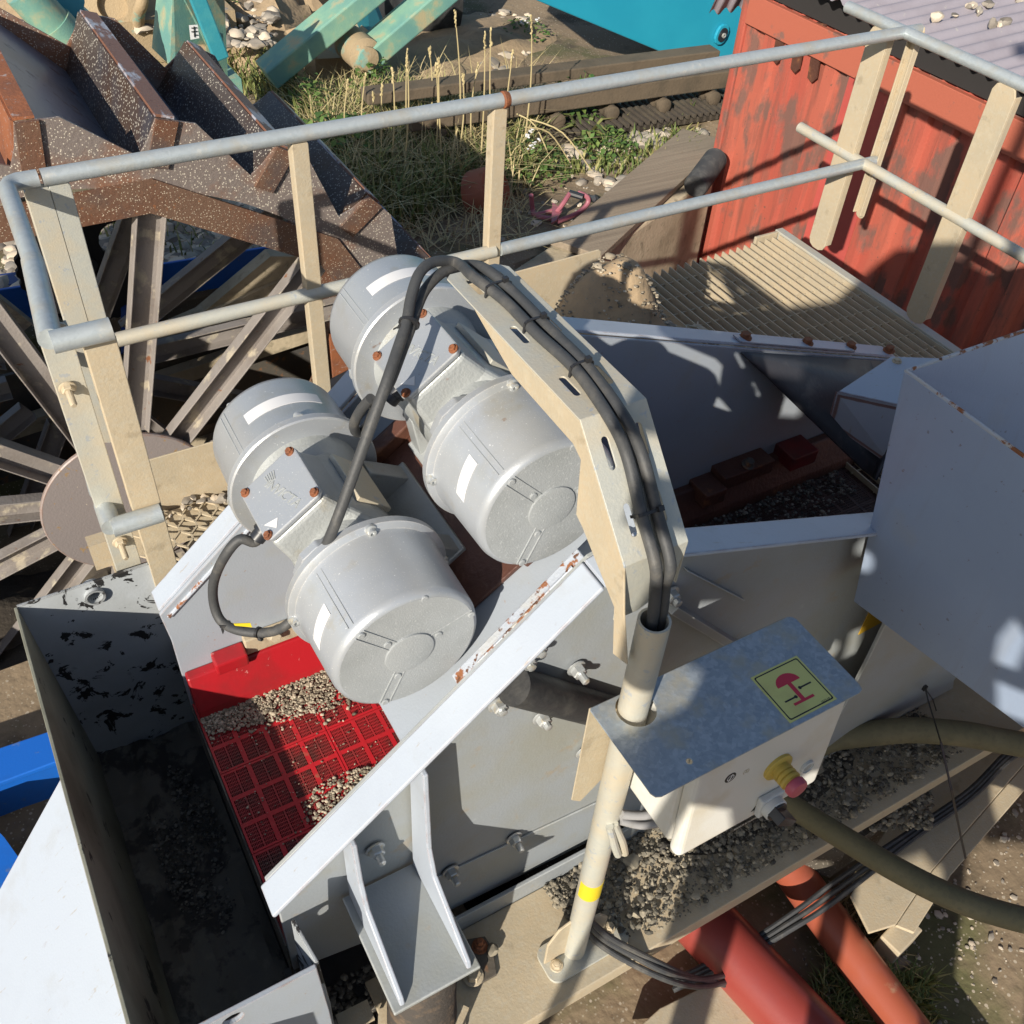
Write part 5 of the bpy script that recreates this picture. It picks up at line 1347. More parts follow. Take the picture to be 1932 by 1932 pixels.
# ------------------------------------------------------------------ base frame under the screen
bs_ = thing('base_frame', 'tan dusty steel base beam running along the near side of the screen', 'steel frame', (1.2, .8, -2.9))
ZB = -2.63
MB().box(.27, 3.1, .668, .952, ZB - .012, ZB).build('top_flange', m_tan, bs_, bevel=.003)
MB().box(.44, 3.1, .953, .965, ZB - .2, ZB + .075).build('back_web', m_paint_dirty, bs_, bevel=.003)
MB().box(.25, 3.1, .669, .681, ZB - .07, ZB - .013).build('front_web', m_tan, bs_, bevel=.003)
MB().box(.25, 3.1, 1.78, 1.9, ZB - .2, ZB - .0).build('far_beam', m_tan, bs_)
for xx in (.5, 1.5, 2.6): MB().box(xx, xx + .1, .966, 1.778, ZB - .18, ZB - .06).build('cross_beam', m_tan, bs_)
for xx in (.5, 2.7):
    for yy in (.86, 1.80): MB().box(xx, xx + .1, yy, yy + .08, GZ - .1, ZB - .21).build('leg', m_tan, bs_)
for (u, v) in ((1300, 1640), (1450, 1560)): MB().bolt(P(u, v, z=ZB), (0, 0, 1), .010, .008).build('frame_bolt', m_darksteel, bs_)
# black clip plate with a rusty bolt on the beam
t = thing('rusty_clip', 'black rusty clip plate with a bolt lying on the base beam near the spring', 'clip', P(905, 1790, z=ZB))
q = [P(878, 1772, z=ZB + .012), P(915, 1766, z=ZB + .012), P(930, 1790, z=ZB + .012), P(938, 1838, z=ZB + .012), P(895, 1862, z=ZB + .012), P(880, 1840, z=ZB + .012)]
MB().prism(q, (0, 0, -.01)).build('plate', m_darksteel, t, bevel=.002)
MB().bolt(P(905, 1786, z=ZB + .013), (0, 0, 1), .016, .02, stud=.02).build('bolt', m_rustbolt, t)
MB().bolt(P(893, 1842, z=ZB + .013), (0, 0, 1), .02, .022).build('bolt', m_tan, t)
tag(MB().pebble(P(930, 1790, z=ZB + .02), .02, random.Random(4)).build('small_stone', m_pebbledark), 'small dark stone on the tan base beam beside the rusty clip', 'stone')
# dark gravel trapped behind the beam at the lower left, tan angle pieces
grit('trapped_gravel', lambda r: (r.uniform(.12, .50), r.uniform(.62, 1.0), .03 * r.random()), 1500, .006, .016, m_blackgrit, 12, ZB - .05)
MB_ = MB(); MB_.box(.1, .54, .6, 1.1, ZB - .09, ZB - .055); MB_.build('gravel_shelf', m_darksteel, bs_)
for u0, v0, u1, v1 in ((640, 1935, 700, 1905), (840, 1960, 868, 1895)):
    a, b = P(u0, v0, z=ZB + .04), P(u1, v1, z=ZB + .04)
    MB().bar(a, b, .05, .012).build('angle_piece', m_tan, bs_)
# gravel on the beam right of the pole and over the frame
def rg(r):
    x = r.uniform(.80, 2.2); w = .05 + .20 * min(1, max(0, (x - .78) / .18))
    return x, .945 - w * r.random() ** 1.2, .004 + .02 * r.random()
grit('beam_gravel', rg, 4200, .003, .013, m_pebbledark, 13, ZB)
tag(mound('gravel_bed', 1.5, .87, .72, .15, .03, m_sanddark, base=ZB + .012, seed=31, n=30), kind='stuff')
r_ = random.Random(3); mb = MB()
for u, v, r in ((1190, 1625, .026), (1200, 1725, .018), (1165, 1660, .017), (1230, 1665, .015), (1480, 1450, .03), (1530, 1440, .035), (1250, 1600, .018), (1150, 1720, .012), (1210, 1685, .012)): mb.pebble(P(u, v, z=ZB + r * .6), r, r_, .9)
tag(mb.build('beam_stones', m_pebbledark), kind='stuff')
def PP(u, v, p, n):
    d = ray(u, v); return d * (Vector(p).dot(Vector(n)) / d.dot(Vector(n)))
# ------------------------------------------------------------------ emergency stop post
PXc, PYc = .787, .762; RPO = .029
po = thing('control_post', 'galvanised pipe post on a bolted foot plate with yellow tape band', 'post', (PXc, PYc, ZB))
ZPT = -1.258
mb = MB(); mb.lathe((PXc, PYc, ZB + .01), (0, 0, 1), [(RPO, 0), (RPO, ZPT - ZB - .01), (RPO - .0045, ZPT - ZB - .01), (RPO - .0045, ZPT - ZB - .35)], 36)
mb.build('pipe', m_tangalv, po)
mb = MB(); mb.lathe((PXc, PYc, -1.86), (0, 0, 1), [(RPO + .0004, .0), (RPO + .0004, .6)], 36)
# foot plate with rounded corners
def rrect(x0, x1, y0, y1, r, n=5):
    out = []
    for cx, cy, a0 in ((x1 - r, y1 - r, 0), (x0 + r, y1 - r, 90), (x0 + r, y0 + r, 180), (x1 - r, y0 + r, 270)):
        out += [(cx + r * math.cos(R(a0 + 90 * i / n)), cy + r * math.sin(R(a0 + 90 * i / n))) for i in range(n + 1)]
    return out
mb = MB(); mb.sheet((0, 0, ZB + .001), (1, 0, 0), (0, 1, 0), rrect(.69, .938, .708, .812, .028), [], .010); mb.build('foot_plate', m_tangalv, po, bevel=.002)
for bx_ in ((.723, .748), (.90, .765)): MB().bolt((*bx_, ZB + .011), (0, 0, 1), .013, .012, stud=.008).build('foot_bolt', m_tan, po)
for x0, x1, s in ((.697, PXc - RPO + .002, 1), (PXc + RPO - .002, .885, -1)):
    hh = .20 if s > 0 else .15
    mb = MB(); o_ = x0 if s > 0 else x1; i_ = x1 if s > 0 else x0
    mb.prism([(o_, PYc + .004, ZB + .011), (o_, PYc + .004, ZB + hh * .62), (o_ + .028 * s, PYc + .004, ZB + hh * .92), (i_, PYc + .004, ZB + hh), (i_, PYc + .004, ZB + .011)], (0, .007, 0)); mb.build('gusset_fin', m_tan, po, bevel=.002)
def arc(r, z0, z1, a0, a1, n=10, t=.0008):
    mb = MB(); vs = []; fs = []
    for i in range(n + 1):
        a = R(a0 + (a1 - a0) * i / n)
        for rr, z in ((r, z0), (r, z1), (r + t, z1), (r + t, z0)): vs.append((PXc + rr * math.cos(a), PYc + rr * math.sin(a), z))
    for i in range(n):
        for k in range(4): fs.append((4 * i + k, 4 * i + (k + 1) % 4, 4 * i + 4 + (k + 1) % 4, 4 * i + 4 + k))
    fs += [(0, 1, 2, 3), (4 * n, 4 * n + 3, 4 * n + 2, 4 * n + 1)]
    return mb.add(vs, fs, True)
zt = P(1108, 1688, y=PYc - .02).z
arc(RPO, zt - .036, zt + .036, 175, 345).build('yellow_tape', m_tape, po)
zs = P(1140, 1590, y=PYc - .02).z
arc(RPO, zs - .075, zs + .01, 300, 352).build('cable_slot_patch', m_black, po)  # black patch on the pipe wall paints the dark of an open slot
zs2 = P(1098, 1760, y=PYc - .02).z
arc(RPO, zs2 - .02, zs2 + .055, 300, 345).build('cable_slot_patch', m_black, po)  # painted dark for the lower slot

# hood plate with back plate
hd = thing('control_hood', 'bent galvanised hood plate over the white control box with yellow sticker', 'hood', (.96, .69, -1.52))
ZH = -1.513; HX0, HX1, HY0, HY1 = .711, 1.207, .587, .797
cc = .014
hole = circ2d(P(1322 - 22, 1438, z=ZH).x, P(1300, 1438, z=ZH).y, .006, 14)
mb = MB(); mb.sheet((0, 0, ZH), (1, 0, 0), (0, 1, 0), [(HX0 + .004, HY1), (HX0, HY1 - .004), (HX0, HY0 + cc), (HX0 + cc * .3, HY0 + cc * .3), (HX0 + cc, HY0), (HX1 - cc, HY0), (HX1 - cc * .3, HY0 + cc * .3), (HX1, HY0 + cc), (HX1, HY1 - cc), (HX1 - cc * .3, HY1 - cc * .3), (HX1 - cc, HY1)],
        [circ2d(PXc + .002, PYc - .006, .0385, 28), hole], .0035); mb.build('top_plate', m_galv_blue, hd, bevel=.0012)
mb = MB(); mb.prism([(HX0 + .002, HY1 - .0005, ZH - .0005), (HX1 - .02, HY1 - .0005, ZH - .0005), (HX1 - .02, HY1 - .0005, -1.82), (.80, HY1 - .0005, -1.80), (.795, HY1 - .0005, -1.80), (.735, HY1 - .0005, -1.865), (HX0, HY1 - .0005, -1.84)], (0, .0035, 0)); mb.build('back_plate', m_tan, hd, bevel=.0012)
# sticker: pale yellow square, black frame, red mushroom button symbol and two contacts
st = MB(); S4 = [P(1418, 1277, z=ZH + .005), P(1490, 1365, z=ZH + .005), P(1577, 1318, z=ZH + .005), P(1505, 1237, z=ZH + .005)]
so = Vector((sum(q.x for q in S4) / 4, sum(q.y for q in S4) / 4, ZH + .0038)); SW, SH = .0585, .0575
sticker = thing('stop_sticker', 'pale yellow square sticker with red emergency stop symbol on the galvanised hood', 'sticker', so)
def s2(a, b, h=0): return so + Vector((a * SW, b * SH, h))
MB().prism([s2(-1, -1), s2(1, -1), s2(1, 1), s2(-1, 1)], (0, 0, .0006)).build('backing', m_signyellow, sticker)
mb = MB(); w = .022
def frame(mb, h, e):
    pts = rrect(-h, h, -h, h, .07); inn = rrect(-h + e, h - e, -h + e, h - e, .06)
    n = len(pts); vs = [s2(a, b, .0008) for a, b in pts] + [s2(a, b, .0008) for a, b in inn]
    mb.add(vs, [(i, (i + 1) % n, n + (i + 1) % n, n + i) for i in range(n)], False)
frame(mb, .93, .045)
def strip(mb, a, b, w): 
    a, b = Vector(a), Vector(b); d = (b - a).normalized(); s = Vector((-d.y, d.x)) * w
    mb.add([s2(*(a + s), .0009), s2(*(a - s), .0009), s2(*(b - s), .0009), s2(*(b + s), .0009)], [(0, 1, 2, 3)], False)
strip(mb, (-.62, -.30), (-.20, -.30), .030); strip(mb, (.20, -.08), (.68, -.08), .030)
for cx, cy in ((-.16, -.30), (.20, -.08)): mb.add([s2(cx + .06 * math.cos(k * .524), cy + .065 * math.sin(k * .524), .001) for k in range(12)], [list(range(12))], False)
mb.build('black_lines', m_ink, sticker)
text_mb('1515-10', .0065, s2(.62, -.86, .0009), (1, 0, 0), (0, 1, 0), .0001).build('small_print', m_ink, sticker)
mb = MB(); pts = [(.47 * math.cos(R(a)) + .0, .22 + .40 * math.sin(R(a))) for a in range(0, 181, 12)]
mb.add([s2(a, b, .0009) for a, b in pts], [list(range(len(pts)))], False)
mb.add([s2(-.08, .22, .00092), s2(-.08, -.52, .00092), s2(.08, -.52, .00092), s2(.08, .22, .00092)], [(0, 1, 2, 3)], False)
strip(mb, (-.42, -.52), (.42, -.52), .05); mb.build('red_symbol', m_signred, sticker)

# white control box
bx = thing('control_box', 'white weathered plastic control box with emergency stop and rotary switch', 'control box', (1.01, .69, -1.85))
FX0, FX1 = .83, 1.197
def fp(x, t, out=0):     # point on the front face: t from 0 top to 1 bottom, out towards the viewer
    return Vector((x, .606 - .020 * t - out, -1.532 - .303 * t - .02 * 0))
body = [fp(FX0, .0, -.035), fp(FX1, .0, -.035), fp(FX1, 1, -.035), fp(FX0, 1, -.035)]
mb = MB(); mb.prism([(FX0, .787, -1.53), (FX0, .642, -1.53), (FX0, .622, -1.835), (FX0, .787, -1.835)], (FX1 - FX0, 0, 0)); mb.build('case', m_encl, bx, bevel=.012, seg=3)
mb = MB(); n_ = Vector((0, -1, .066)).normalized()
mb.prism([fp(FX0 - .004, -.03, -.033), fp(FX0 - .004, 1.02, -.033), fp(FX1 + .004, 1.02, -.033), fp(FX1 + .004, -.03, -.033)], n_ * .033); mb.build('lid', m_encl, bx, bevel=.014, seg=4)
MB().prism([(FX1 + .004, .65, -1.60), (FX1 + .004, .65, -1.78), (FX1 + .025, .66, -1.76), (FX1 + .025, .66, -1.63)], (0, .10, 0)).build('side_bump', m_encl, bx, bevel=.012, seg=3)
FN = (0, -1, .066)
def onf(u, v): return PP(u, v, fp(1, .5), FN)
def disc(c, r0, prof, n=32, mat=None, name=None, parent=bx): return MB().lathe(c, n_, prof, n).build(name, mat, parent)
eb = onf(1466, 1445)
es = MB(); es.lathe(eb, n_, [(.034, 0), (.034, .006), (.031, .008), (.021, .009), (.021, .014)], 36); e_o = es.build('stop_base', m_yellow, bx)
pr = [(.020, .012)]
for k in range(3): pr += [(.0225, .016 + k * .010), (.0225, .021 + k * .010), (.0185, .0235 + k * .010), (.0185, .0255 + k * .010)]
MB().lathe(eb, n_, pr + [(.0185, .046)], 32).build('bellows', m_yellow, e_o)
MB().lathe(eb, n_, [(.020, .046), (.0225, .049), (.0225, .060), (.020, .064), (.012, .066), (1e-6, .0665)], 36).build('stop_button', m_redbutton, e_o)
ib = onf(1521, 1445); MB().lathe(ib, n_, [(.017, 0), (.017, .006), (.0145, .007), (.0145, .004), (.011, .0045), (1e-6, .005)], 28).build('indicator', m_greyplastic, bx)
MB().lathe(ib + n_ * .0052, n_, [(.010, 0), (1e-6, .0006)], 24).build('indicator_lens', m_galv_blue, bx)
rb = onf(1446, 1508); ux = Vector((1, 0, 0)); uz = ux.cross(n_) * -1
if uz.z < 0: uz = -uz
mb = MB(); mb.prism([rb + ux * a * .030 + uz * b * .030 for a, b in ((-1, -1), (1, -1), (1, 1), (-1, 1))], n_ * .016); sw = mb.build('switch_base', m_greyplastic, bx, bevel=.004)
MB().lathe(rb + n_ * .016, n_, [(.027, 0), (.027, .014), (.025, .016), (.02, .016)], 32).build('switch_ring', m_greyplastic, sw)
mb = MB(); mb.lathe(rb + n_ * .03, n_, [(.024, 0), (.024, .006), (1e-6, .006)], 28); dgl = (ux * .75 - uz * .65).normalized(); s_ = dgl.cross(n_)
mb.prism([rb + n_ * .03 + dgl * .036 + s_ * .008, rb + n_ * .03 + dgl * .036 - s_ * .008, rb + n_ * .03 - dgl * .024 - s_ * .012, rb + n_ * .03 - dgl * .024 + s_ * .012], n_ * .032); mb.build('switch_knob', m_blackplastic, sw, bevel=.002)
mb = MB(); q = onf(1378, 1467); mb.lathe(q, n_, [(.0135, 0), (.0135, .0006), (1e-6, .0007)], 24); em = mb.build('round_emblem', m_ink, bx)
mb = MB(); n24 = 24
vs = []; 
for k in range(n24):
    a = 2 * math.pi * k / n24; d = ux * math.cos(a) + uz * math.sin(a); vs += [q + d * .0088 + n_ * .0011, q + d * .0068 + n_ * .0011]
mb.add(vs, [(2 * k, 2 * k + 1, (2 * k + 3) % 48, (2 * k + 2) % 48) for k in range(n24)], False)
mb.obox(q + n_ * .0011, (ux * .35 + uz).normalized() * .010, ux * .0012, n_ * .0002); mb.build('emblem_sign', m_white, em)
text_mb('(S)', .015, onf(1408, 1455) + n_ * .0005, ux, uz, .0002).build('small_mark', m_tan, bx)
q = onf(1408, 1552); mb = MB(); mb.obox(q + n_ * .0005, ux * .042, uz * .0065, n_ * .0005); nb = mb.build('type_strip', m_ink, bx)
text_mb('KRAUS & NAIMER', .0085, q + n_ * .0011, ux, uz, .0001).build('type_print', m_encl, nb)
q = onf(1424, 1525); mb = MB(); mb.prism([q + uz * .009 - ux * .0, q - uz * .006 - ux * .009, q - uz * .006 + ux * .009], n_ * .0008); mb.build('small_triangle', m_ink, bx)

# grey leads between the post and the box, leads leaving the foot
for k, (pts, r, m_) in enumerate([([(.80, .735, -1.875), (.86, .715, -1.895), (.94, .70, -1.888), (1.02, .70, -1.85)], .010, m_cablegrey),
                                  ([(.80, .735, -1.90), (.86, .712, -1.935), (.93, .70, -1.93), (1.0, .70, -1.87), (1.01, .70, -1.84)], .0095, m_cablegrey)]):
    tag(MB().tube(pts, r, 12, 8).build('grey_lead', m_), ['upper pale grey cable looping from the post into the white box', 'lower grey cable sagging from the post under the white box'][k], 'cable')
for k, (dx, dz) in enumerate(((0, 0), (.02, -.012))):
    a = P(1148, 1568, y=PYc - .03); b = P(1166, 1612, y=PYc - .045)
    tag(MB().tube([a + Vector((dx * .6, 0, .02)), (a + b) / 2 + Vector((dx, -.004, 0)), b + Vector((dx, 0, dz))], .009, 10, 4).build('cable_end', m_tangalv), 'short cut grey cable end poking out of the post slot', 'cable', 'cut cable ends')
for k, pts in enumerate([[(1102, 1742, ZB + .16), (1120, 1772, ZB + .06), (1180, 1812, ZB - .0), (1262, 1850, ZB - .06), (1322, 1862, ZB - .22), (1372, 1852, ZB - .34)],
                         [(1106, 1738, ZB + .17), (1140, 1772, ZB + .07), (1200, 1806, ZB + .01), (1262, 1836, ZB - .05), (1322, 1848, ZB - .22), (1376, 1838, ZB - .34)],
                         [(1112, 1736, ZB + .17), (1150, 1768, ZB + .08), (1205, 1798, ZB + .015), (1262, 1826, ZB - .05), (1306, 1844, ZB - .18), (1366, 1858, ZB - .34)]]):
    tag(MB().tube([P(u, v, z=z) for u, v, z in pts], .0085, 10, 8).build('foot_cable', m_cable), 'grey black cable drooping from the foot of the control post to the red pipe', 'cable', 'cables leaving the post foot')

# ------------------------------------------------------------------ cable tray bracket over the motors
TX0, TX1 = .737, .866; YB_ = .806; ang = R(47)
r2 = P(1294, 1020, y=YB_); zf2 = r2.z - .004
d_ = ray(1208, 755); tt = math.tan(ang); kk = (zf2 - tt * YB_) / (d_.z - tt * d_.y); f1 = d_ * kk
YF1_, ZF1_ = f1.y, f1.z; YE_ = P(900, 505, z=ZF1_).y
tr = thing('cable_bracket', 'bent galvanised cable bracket with slots rising from the post over the motors', 'bracket', (PXc, PYc, ZPT))
VV = Vector
segs = [(VV((0, YB_, zf2 - .135)), VV((0, YB_, zf2))), (VV((0, YB_, zf2)), VV((0, YF1_, ZF1_))), (VV((0, YF1_, ZF1_)), VV((0, YE_, ZF1_)))]
mb = MB(); w_ = TX1 - TX0; t_ = .0035; ch_ = .03
slots_px = [[], [(1148.7, 855), (1190, 981)], [(896.6, 541), (980.5, 631), (1074.8, 728)]]
for i, (a, b) in enumerate(segs):
    d = b - a; L = d.length; d.normalize(); nn = VV((1, 0, 0)).cross(d)
    hs = []
    for (u, v) in slots_px[i]:
        q = PP(u, v, a, nn); s = (q - a).dot(d)
        hs.append(slot2d(q.x - TX0, s, .056, .0125, math.pi / 2)); hs.append(slot2d(TX1 - (q.x - TX0) - TX0 + .003, s + .004, .056, .0125, math.pi / 2))
    out = [(0, 0), (w_, 0), (w_, L), (0, L)]
    if i == 0: out = [(0, -.06), (.03, 0), (w_ - .02, 0), (w_ - .0, .03), (w_, L), (0, L)]; out = [(0, .0), (.05, -.0), (w_ - .018, .03), (w_, L - .01), (w_, L), (0, L)]
    if i == 2: out = [(0, 0), (w_, 0), (w_, L - .02), (w_ - .02, L), (.012, L), (0, L - .012)]
    mb.sheet(VV((TX0, a.y, a.z)) - nn * t_, (1, 0, 0), d, out, hs, t_)
mb.build('top_strip', m_tangalv, tr, bevel=.001)
fl_ = [VV((TX0, y_, z_)) for y_, z_ in ((.785, -1.235), (YB_, zf2), (YF1_, ZF1_), (1.328, ZF1_), (1.186, -1.014), (.984, -1.018), (.958, -1.032), (.95, -1.149), (.927, -1.161), (.812, -1.246), (.792, -1.35), (.752, -1.335))]
MB().prism([q - VV((.0001, 0, .004)) for q in fl_], (.0035, 0, 0)).build('side_flange', m_tan, tr, bevel=.001)
pts3 = [fl_[1], fl_[2], fl_[3], VV((0, fl_[3].y - .1, ZF1_ - .02)), VV((0, YF1_ + .01, ZF1_ - .045)), VV((0, YB_ + .05, zf2 - .03)), VV((0, YB_ + .012, zf2 - .1)), VV((0, YB_ + .002, zf2 - .1))]
MB().prism([VV((TX1 - .004, q.y, q.z - .004)) for q in pts3], (.0035, 0, 0)).build('side_flange', m_tangalv, tr, bevel=.001)
# two black cables lying on the bracket and dropping to the motors
def tray_pt(u, v, seg, h):
    a, b = segs[seg]; d = (b - a).normalized(); nn = VV((1, 0, 0)).cross(d)
    return PP(u, v, a + nn * h, nn)
h_ = .0115; RC = .0105
m2q = Vector((A2.x, 1.4465, A2.z))
cA = [VV((.786, .762, -1.42)), VV((.787, .767, -1.27)), VV((.789, .778, -1.20))] + [tray_pt(1236, 1064, 0, h_ + .01), tray_pt(1208, 962, 1, h_), tray_pt(1183, 860, 1, h_)] + [tray_pt(1152, 792, 1, h_ + .003), tray_pt(1086, 697, 2, h_), tray_pt(1013, 629, 2, h_), tray_pt(952, 567, 2, h_), tray_pt(893, 522, 2, h_ + .003)]
cB = [VV((.806, .765, -1.42)), VV((.807, .768, -1.27)), VV((.809, .779, -1.20))] + [tray_pt(1264, 1062, 0, h_ + .012), tray_pt(1240, 968, 1, h_), tray_pt(1212, 862, 1, h_)] + [tray_pt(1178, 788, 1, h_ + .003), tray_pt(1108, 692, 2, h_), tray_pt(1036, 620, 2, h_), tray_pt(975, 558, 2, h_), tray_pt(920, 510, 2, h_ + .006)]
yy = cA[-1].y
ends1 = [P(862, 496, y=1.50), P(820, 494, y=1.50), P(792, 515, y=1.475), P(776, 560, y=1.44), P(767, 608, y=1.40), P(750, 660, y=1.36), P(728, 725, y=1.315), P(690, 830, y=1.28), P(650, 942, y=1.255), P(632, 990, y=1.245), P(614, 1034, y=1.250), P(606, 1060, y=1.27)]
ends2 = [P(880, 500, y=1.50), P(838, 512, y=1.50), P(806, 542, y=1.475), P(789, 575, y=1.445), P(777, 612, y=1.405), P(757, 665, y=1.37), P(738, 715, y=1.345), P(722, 745, y=1.35), P(706, 775, y=1.42), P(692, 805, y=1.47), P(674, 816, y=1.48), P(668, 800, y=1.46), P(682, 772, y=1.43), P(700, 752, y=1.40)]
tag(MB().tube(cA + ends1, RC, 14, 8).build('motor_cable', m_cable), 'left black cable on the bracket running down behind the front motor cover', 'cable')
tag(MB().tube(cB + ends2, RC, 14, 8).build('motor_cable', m_cable), 'right black cable on the bracket looping into the gland of the rear motor', 'cable')
def m1w(x, y, z): return Vector((A1.x, 1.4165, A1.z)) + SD * x + Vector((0, y, 0)) + SN * z
c3 = [m1w(-.085, -.009, .144), m1w(-.112, -.011, .140), P(452, 1018, y=1.415), P(424, 1050, y=1.42), P(404, 1095, y=1.45), P(403, 1135, y=1.46), P(416, 1170, y=1.44), P(445, 1188, y=1.40), P(490, 1194, y=1.36), P(525, 1188, y=1.33), P(552, 1170, y=1.32), P(600, 1130, y=1.36)]
tag(MB().tube(c3, RC, 14, 8).build('motor_cable', m_cable), 'black cable looping from the front motor lid beside the red seal', 'cable')
mb = MB(); mb.prism([P(440, 1176, y=1.38), P(443, 1180, y=1.38), P(475, 1183, y=1.37), P(472, 1175, y=1.37)], (0, -.002, .001)); tag(mb.build('yellow_tag', m_tape), 'small yellow tag strip tied on the looping motor cable', 'tag')
def tie(c, ax, r, hd_dir, label, rx=1.0, group='black cable ties'):
    c, ax = Vector(c), Vector(ax).normalized(); mb = MB()
    mb.lathe(c, ax, [(r, -.0028), (r + .0016, -.0028), (r + .0016, .0028), (r, .0028)], 18)
    h = Vector(hd_dir).normalized(); s = ax.cross(h).normalized()
    mb.obox(c + h * (r + .003), ax * .0045, s * .0045, h * .004); mb.obox(c + h * (r + .004) + s * .012, ax * .0022, s * .009, h * .0012)
    return tag(mb.build('cable_tie', m_tie), label, 'cable tie', group)
def wide_tie(pA, pB, seg, label):
    a, b = segs[seg]; d = (b - a).normalized(); nn = VV((1, 0, 0)).cross(d); mid = (pA + pB) / 2; w = abs(pB.x - pA.x) / 2 + RC
    ring_ = []
    for k in range(9):
        an = math.pi * k / 8; ring_.append(mid + VV((1, 0, 0)) * (w + .002) * math.cos(an) + nn * (RC + .003) * (math.sin(an) ** .5 if k not in (0, 8) else -1.1))
    mb = MB()
    for k in range(8): mb.bar(ring_[k], ring_[k + 1], .0052, .0016, up=d.cross(ring_[k + 1] - ring_[k]))
    mb.obox(mid + VV((w * .55, 0, 0)) + nn * (RC + .004), VV((.005, 0, 0)), d * .0045, nn * .0045)
    return tag(mb.build('cable_tie', m_tie), label, 'cable tie', 'black cable ties')
wide_tie(cA[4] + (cA[3] - cA[4]) * .0, cB[4], 1, 'lowest black cable tie on the bracket, nearest the post')
wide_tie(cA[7], cB[7], 2, 'black cable tie on the bracket just above its bend')
wide_tie(cA[8] * .8 + cA[9] * .2, cB[8] * .8 + cB[9] * .2, 2, 'black cable tie halfway along the flat part of the bracket')
wide_tie(cA[9] * .6 + cA[10] * .4, cB[9] * .6 + cB[10] * .4, 2, 'black cable tie near the far end of the bracket')
q = P(767, 608, y=1.40); tie((ends1[4] + ends2[4]) / 2, ends1[5] - ends1[3], .0185, (-1, -.3, .2), 'black tie binding both cables where they hang over the rear motor lid')
tie(P(425, 1178, y=1.425), c3[6] - c3[5], .011, (-.6, -.3, -.7), 'black tie on the cable loop left of the yellow tag')
tie(P(487, 1193, y=1.36), c3[8] - c3[6], .011, (0, -.6, -.7), 'black tie on the cable loop right of the yellow tag')

# ------------------------------------------------------------------ feed hopper at the right
hp = thing('feed_hopper', 'large open pale blue grey steel hopper with rusty rim edges at the right', 'hopper', (2.1, .4, -1.79))
HX = 1.6; TZ = -1.172
o0, oB = P(1705, 700, x=HX), P(1610, 1135, x=HX); oB2 = P(1932, 1375, x=HX); oT2 = P(1932, 865, x=HX)
dT = oT2 - o0; dB = oB2 - oB
mb = MB(); mb.prism([o0, oB, oB + dB * 1.7, o0 + dT * 3.2], (.007, 0, 0)); mb.build('side_wall', m_hopper, hp, bevel=.003, seg=3)
mb = MB(); mb.prism([o0 + VV((.004, 0, 0)), oB + VV((.004, .0, 0)), oB + VV((1.3, .0, -.02)), o0 + VV((1.3, -.02, .0))], (0, -.007, 0)); mb.build('back_wall', m_hopper, hp, bevel=.003, seg=3)
mb = MB(); mb.prism([o0 + VV((1.3, 0, 0)), oB + VV((1.3, 0, 0)), oB + dB * 1.7 + VV((1.3, 0, 0)), o0 + dT * 3.2 + VV((1.3, 0, 0))], (.007, 0, 0)); mb.build('side_wall', m_hopper, hp)
mb = MB(); mb.prism([oB + dB * .15 + VV((.01, 0, .02)), oB + dB * 1.6 + VV((.01, 0, .02)), oB + dB * 1.6 + VV((1.29, 0, .02)), oB + dB * .15 + VV((1.29, 0, .02))], (0, 0, .006)); mb.build('floor', m_darksteel, hp)
mb = MB(); a = o0 + VV((.003, -.004, .002)); mb.tube([a + VV((1.3, -.02, 0)), a, a + dT * 3.2], .0048, 8); mb.build('rim_edge', m_paint_rusty, hp)
# support plate and brackets under the hopper
sp_ = thing('hopper_support', 'dull grey support plate standing under the hopper corner', 'support', (1.9, .88, ZB))
q = [P(1636, 1251, y=.885), P(1672, 1175, y=.885), P(1800, 1285, y=.885), P(1776, 1335, y=.885)]
MB().prism([VV((1.745, .885, -2.62)), q[0], q[1] + VV((0, 0, .1)), VV((q[2].x, .885, q[1].z + .1)), q[2], VV((q[3].x, .885, -2.62))], (0, .012, 0)).build('plate', m_paint_dirty, sp_, bevel=.003)
# feed chute and rubber flap behind the hopper
ZK = -1.845
fc = thing('feed_chute', 'pale painted feed chute piece bolted to the far flange beside the black flap', 'chute', (2.5, 1.6, -2.1))
a, b, c, d = P(1582, 738, z=ZK), P(1682, 672, z=ZK), P(1790, 676, z=ZK), P(1730, 770, z=ZK)
mb = MB(); mb.prism([a, b, c, d], (0, 0, -.006)); mb.build('top_sheet', m_paint_white, fc, bevel=.004)
e, f = P(1566, 798, z=ZK - .14), P(1690, 885, z=ZK - .24)
mb = MB(); mb.prism([a + VV((0, 0, -.004)), d + VV((0, 0, -.004)), f, e], (-.004, .008, 0)); mb.build('front_sheet', m_paint_white, fc, bevel=.004)
mb = MB(); mb.bolt(P(1692, 682, z=ZK), (0, 0, 1), .012, .008); mb.build('bolt', m_tan, fc)
fp_ = thing('rubber_flap', 'dark rubber curtain hanging from the far flange into the screen', 'flap', (2.2, 1.75, -2.1))
mb = MB(); n = 14; vs = []; fs = []
for i in range(n + 1):
    t = i / n; tp = P(1400 + 282 * t, 664 + 18 * t, y=YF - .012); 
    bp_ = P(1402 + (1650 - 1402) * min(1, t * 1.15), 668 + (905 - 668) * min(1, t * 1.15), y=YF - .02 - .40 * t ** 1.3)
    for j in range(5): f_ = j / 4; q = tp.lerp(bp_, f_); q.y -= .05 * math.sin(f_ * math.pi) * t; vs.append(q)
for i in range(n):
    for j in range(4): a_ = i * 5 + j; fs.append((a_, a_ + 1, a_ + 6, a_ + 5))
mb.add(vs, fs, True); o = mb.build('curtain', m_rubberflap, fp_); sm = o.modifiers.new('thick', 'SOLIDIFY'); sm.thickness = .008
